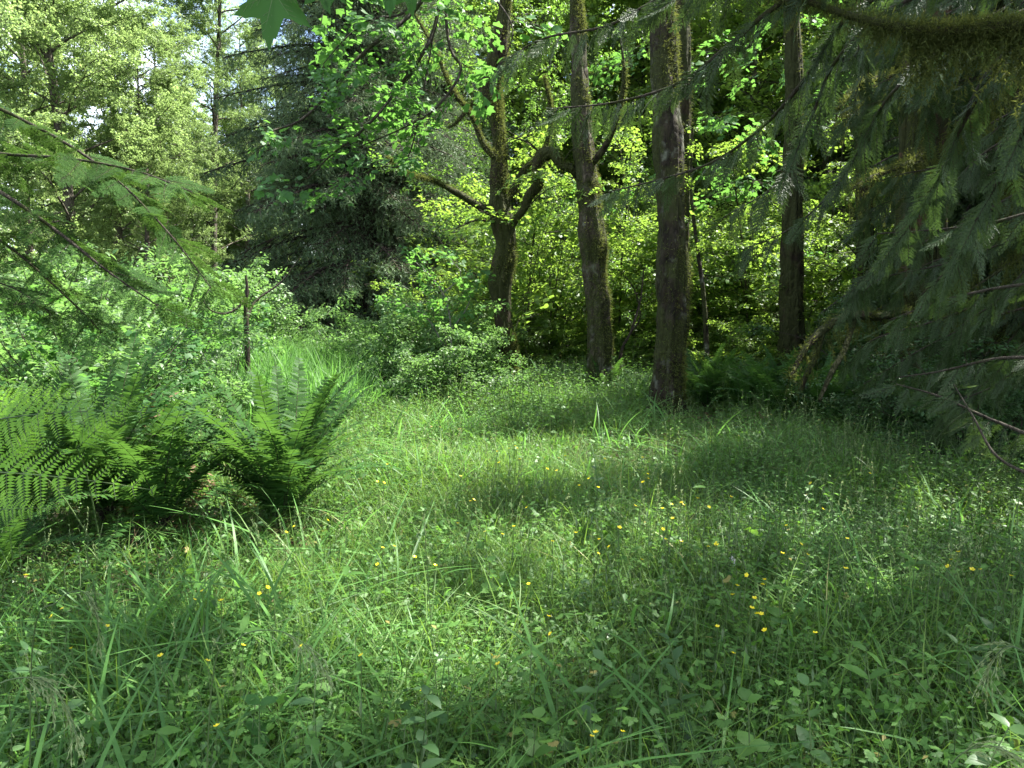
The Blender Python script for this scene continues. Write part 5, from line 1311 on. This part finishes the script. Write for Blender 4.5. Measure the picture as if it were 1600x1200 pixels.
# drooping grass seed heads close to the lens
def seed_head(label, start, path, n=40, hang=0.06, group='drooping seed heads in front'):
    pl = np.array([px(*p) for p in path]); base = px(*start); base[2] = gz(base[0], base[1])
    root = thing('seed_head_grass', label, 'grass stalk', base, 0, group)
    c = curve_pts(np.vstack([base, pl]), 10); mb = MB(); mb.tube(c, np.linspace(0.0018, 0.0007, len(c)), 5); link('stalk', local(mb, base).mesh('stalk', 'stem', True), root)
    tail = c[int(len(c) * 0.5):]; mb = MB()
    for k in range(n):
        t = rng.random() * (len(tail) - 1.001); i = int(t); p_ = tail[i] + (tail[i + 1] - tail[i]) * (t - i)
        g_ = grow(p_, norm(tail[i + 1] - tail[i]) * 0.8 + jit(1, 0.3)[0], hang * rng.uniform(0.4, 1), 4, 0.9, 0.08)
        mb.tube(g_, 0.0004, 3, 0)
        m = 7; tt = rng.uniform(1.5, 3.99, m); q = tt.astype(int)
        mb.inst(*rhomb(0.2), g_[q] + (g_[q + 1] - g_[q]) * (tt - q)[:, None], norm(g_[q + 1] - g_[q]) + jit(m, 0.15), jit(m, 1), rng.uniform(0.008, 0.014, m), 0)
    link('seed_head', local(mb, base).mesh('seed_head', 'seed'), root)
seed_head('drooping pale seed head in the lower left corner', (-60, 1300, 1.3), [(-40, 1150, 1.25), (-10, 1075, 1.2), (60, 1060, 1.2), (100, 1100, 1.2), (120, 1150, 1.18)])
seed_head('drooping pale seed head at left front, right of the corner one', (300, 1250, 1.6), [(330, 1080, 1.55), (370, 1000, 1.5), (430, 985, 1.5), (480, 1010, 1.48), (510, 1050, 1.46)])
seed_head('arching brown seed head over the left shade', (30, 1200, 1.8), [(50, 1020, 1.75), (90, 940, 1.7), (130, 925, 1.7), (150, 960, 1.7), (155, 1000, 1.7)], 30, 0.06)
seed_head('blurred seed head at the bottom right', (1500, 1320, 1.25), [(1480, 1260, 1.2), (1490, 1190, 1.18), (1540, 1165, 1.16), (1590, 1180, 1.15)], 30, 0.07)
seed_head('seed head leaning in from the lower right edge', (1650, 1250, 1.5), [(1640, 1100, 1.45), (1610, 1030, 1.42), (1575, 1010, 1.4), (1550, 1035, 1.4), (1540, 1070, 1.4)], 30, 0.07)
# upright thin stalks
for i, (x0, y0, x1, y1, lab) in enumerate([(692, 1190, 662, 800, 'long thin stalk rising left of the middle'), (1060, 1190, 930, 810, 'long leaning stalk right of the middle'), (1120, 1000, 1050, 850, 'short leaning stalk right of the middle'), (700, 1000, 670, 870, 'short thin stalk left of the middle'),
                                      (640, 760, 634, 690, 'dark spiky seed stalk at the back of the meadow'), (1320, 960, 1255, 800, 'bluish grass stalk with blades right in the meadow'), (1060, 1100, 1040, 900, 'thin stalk crossing the long leaning one'), (800, 1150, 790, 960, 'thin stalk at the middle front')]):
    b = px_z(x0, y0, 0.0) if y0 < 1150 else px_z(x0, y0, 0.0); b[2] = gz(b[0], b[1])
    d1 = b[1] * 0.99; t_ = px(x1, y1, d1); mid = (b + t_) / 2 + jit(1, 0.012)[0]
    root = thing('grass_stalk', lab, 'grass stalk', b, 0, 'upright grass stalks')
    c = curve_pts([b, mid, t_], 8); mb = MB(); mb.tube(c, np.linspace(0.002, 0.0008, len(c)), 5); link('stalk', local(mb, b).mesh('stalk', 'stem', True), root)
    tv, tf = blade(6, 0.045, 1.0); k_ = [3, 6, 9]
    for q_ in k_:
        mb = MB(); mb.inst(tv, tf, c[q_][None], dirs(1), UP + jit(1, 0.4), rng.uniform(0.16, 0.26, 1), 0); link('blade', local(mb, b).mesh('blade', 'grass_wide'), root)
    mb = MB(); q = 22; tt = rng.uniform(0.86, 0.995, q) * (len(c) - 1); ii = tt.astype(int); mb.inst(*rhomb(0.35), c[ii] + (c[ii + 1] - c[ii]) * (tt - ii)[:, None], (c[-1] - c[-2]) * 20 + jit(q, 0.3), jit(q, 1), 0.014, 0); link('seeds', local(mb, b).mesh('seeds', 'seed'), root)

# pale dead leaf
p = px_z(1140, 872, 0.3)
mb = MB(); v, f = lobed(3, 0.6, 0.8); mb.add(v * 0.085, f, 0, 0.5)
o = thing('dead_leaf', 'pale grey dead leaf lying on the grass right of the middle', 'leaf', p, 0, None, mb.mesh('dead_leaf', 'dead'))
o.rotation_euler = (0.9, 0.5, 0.6)
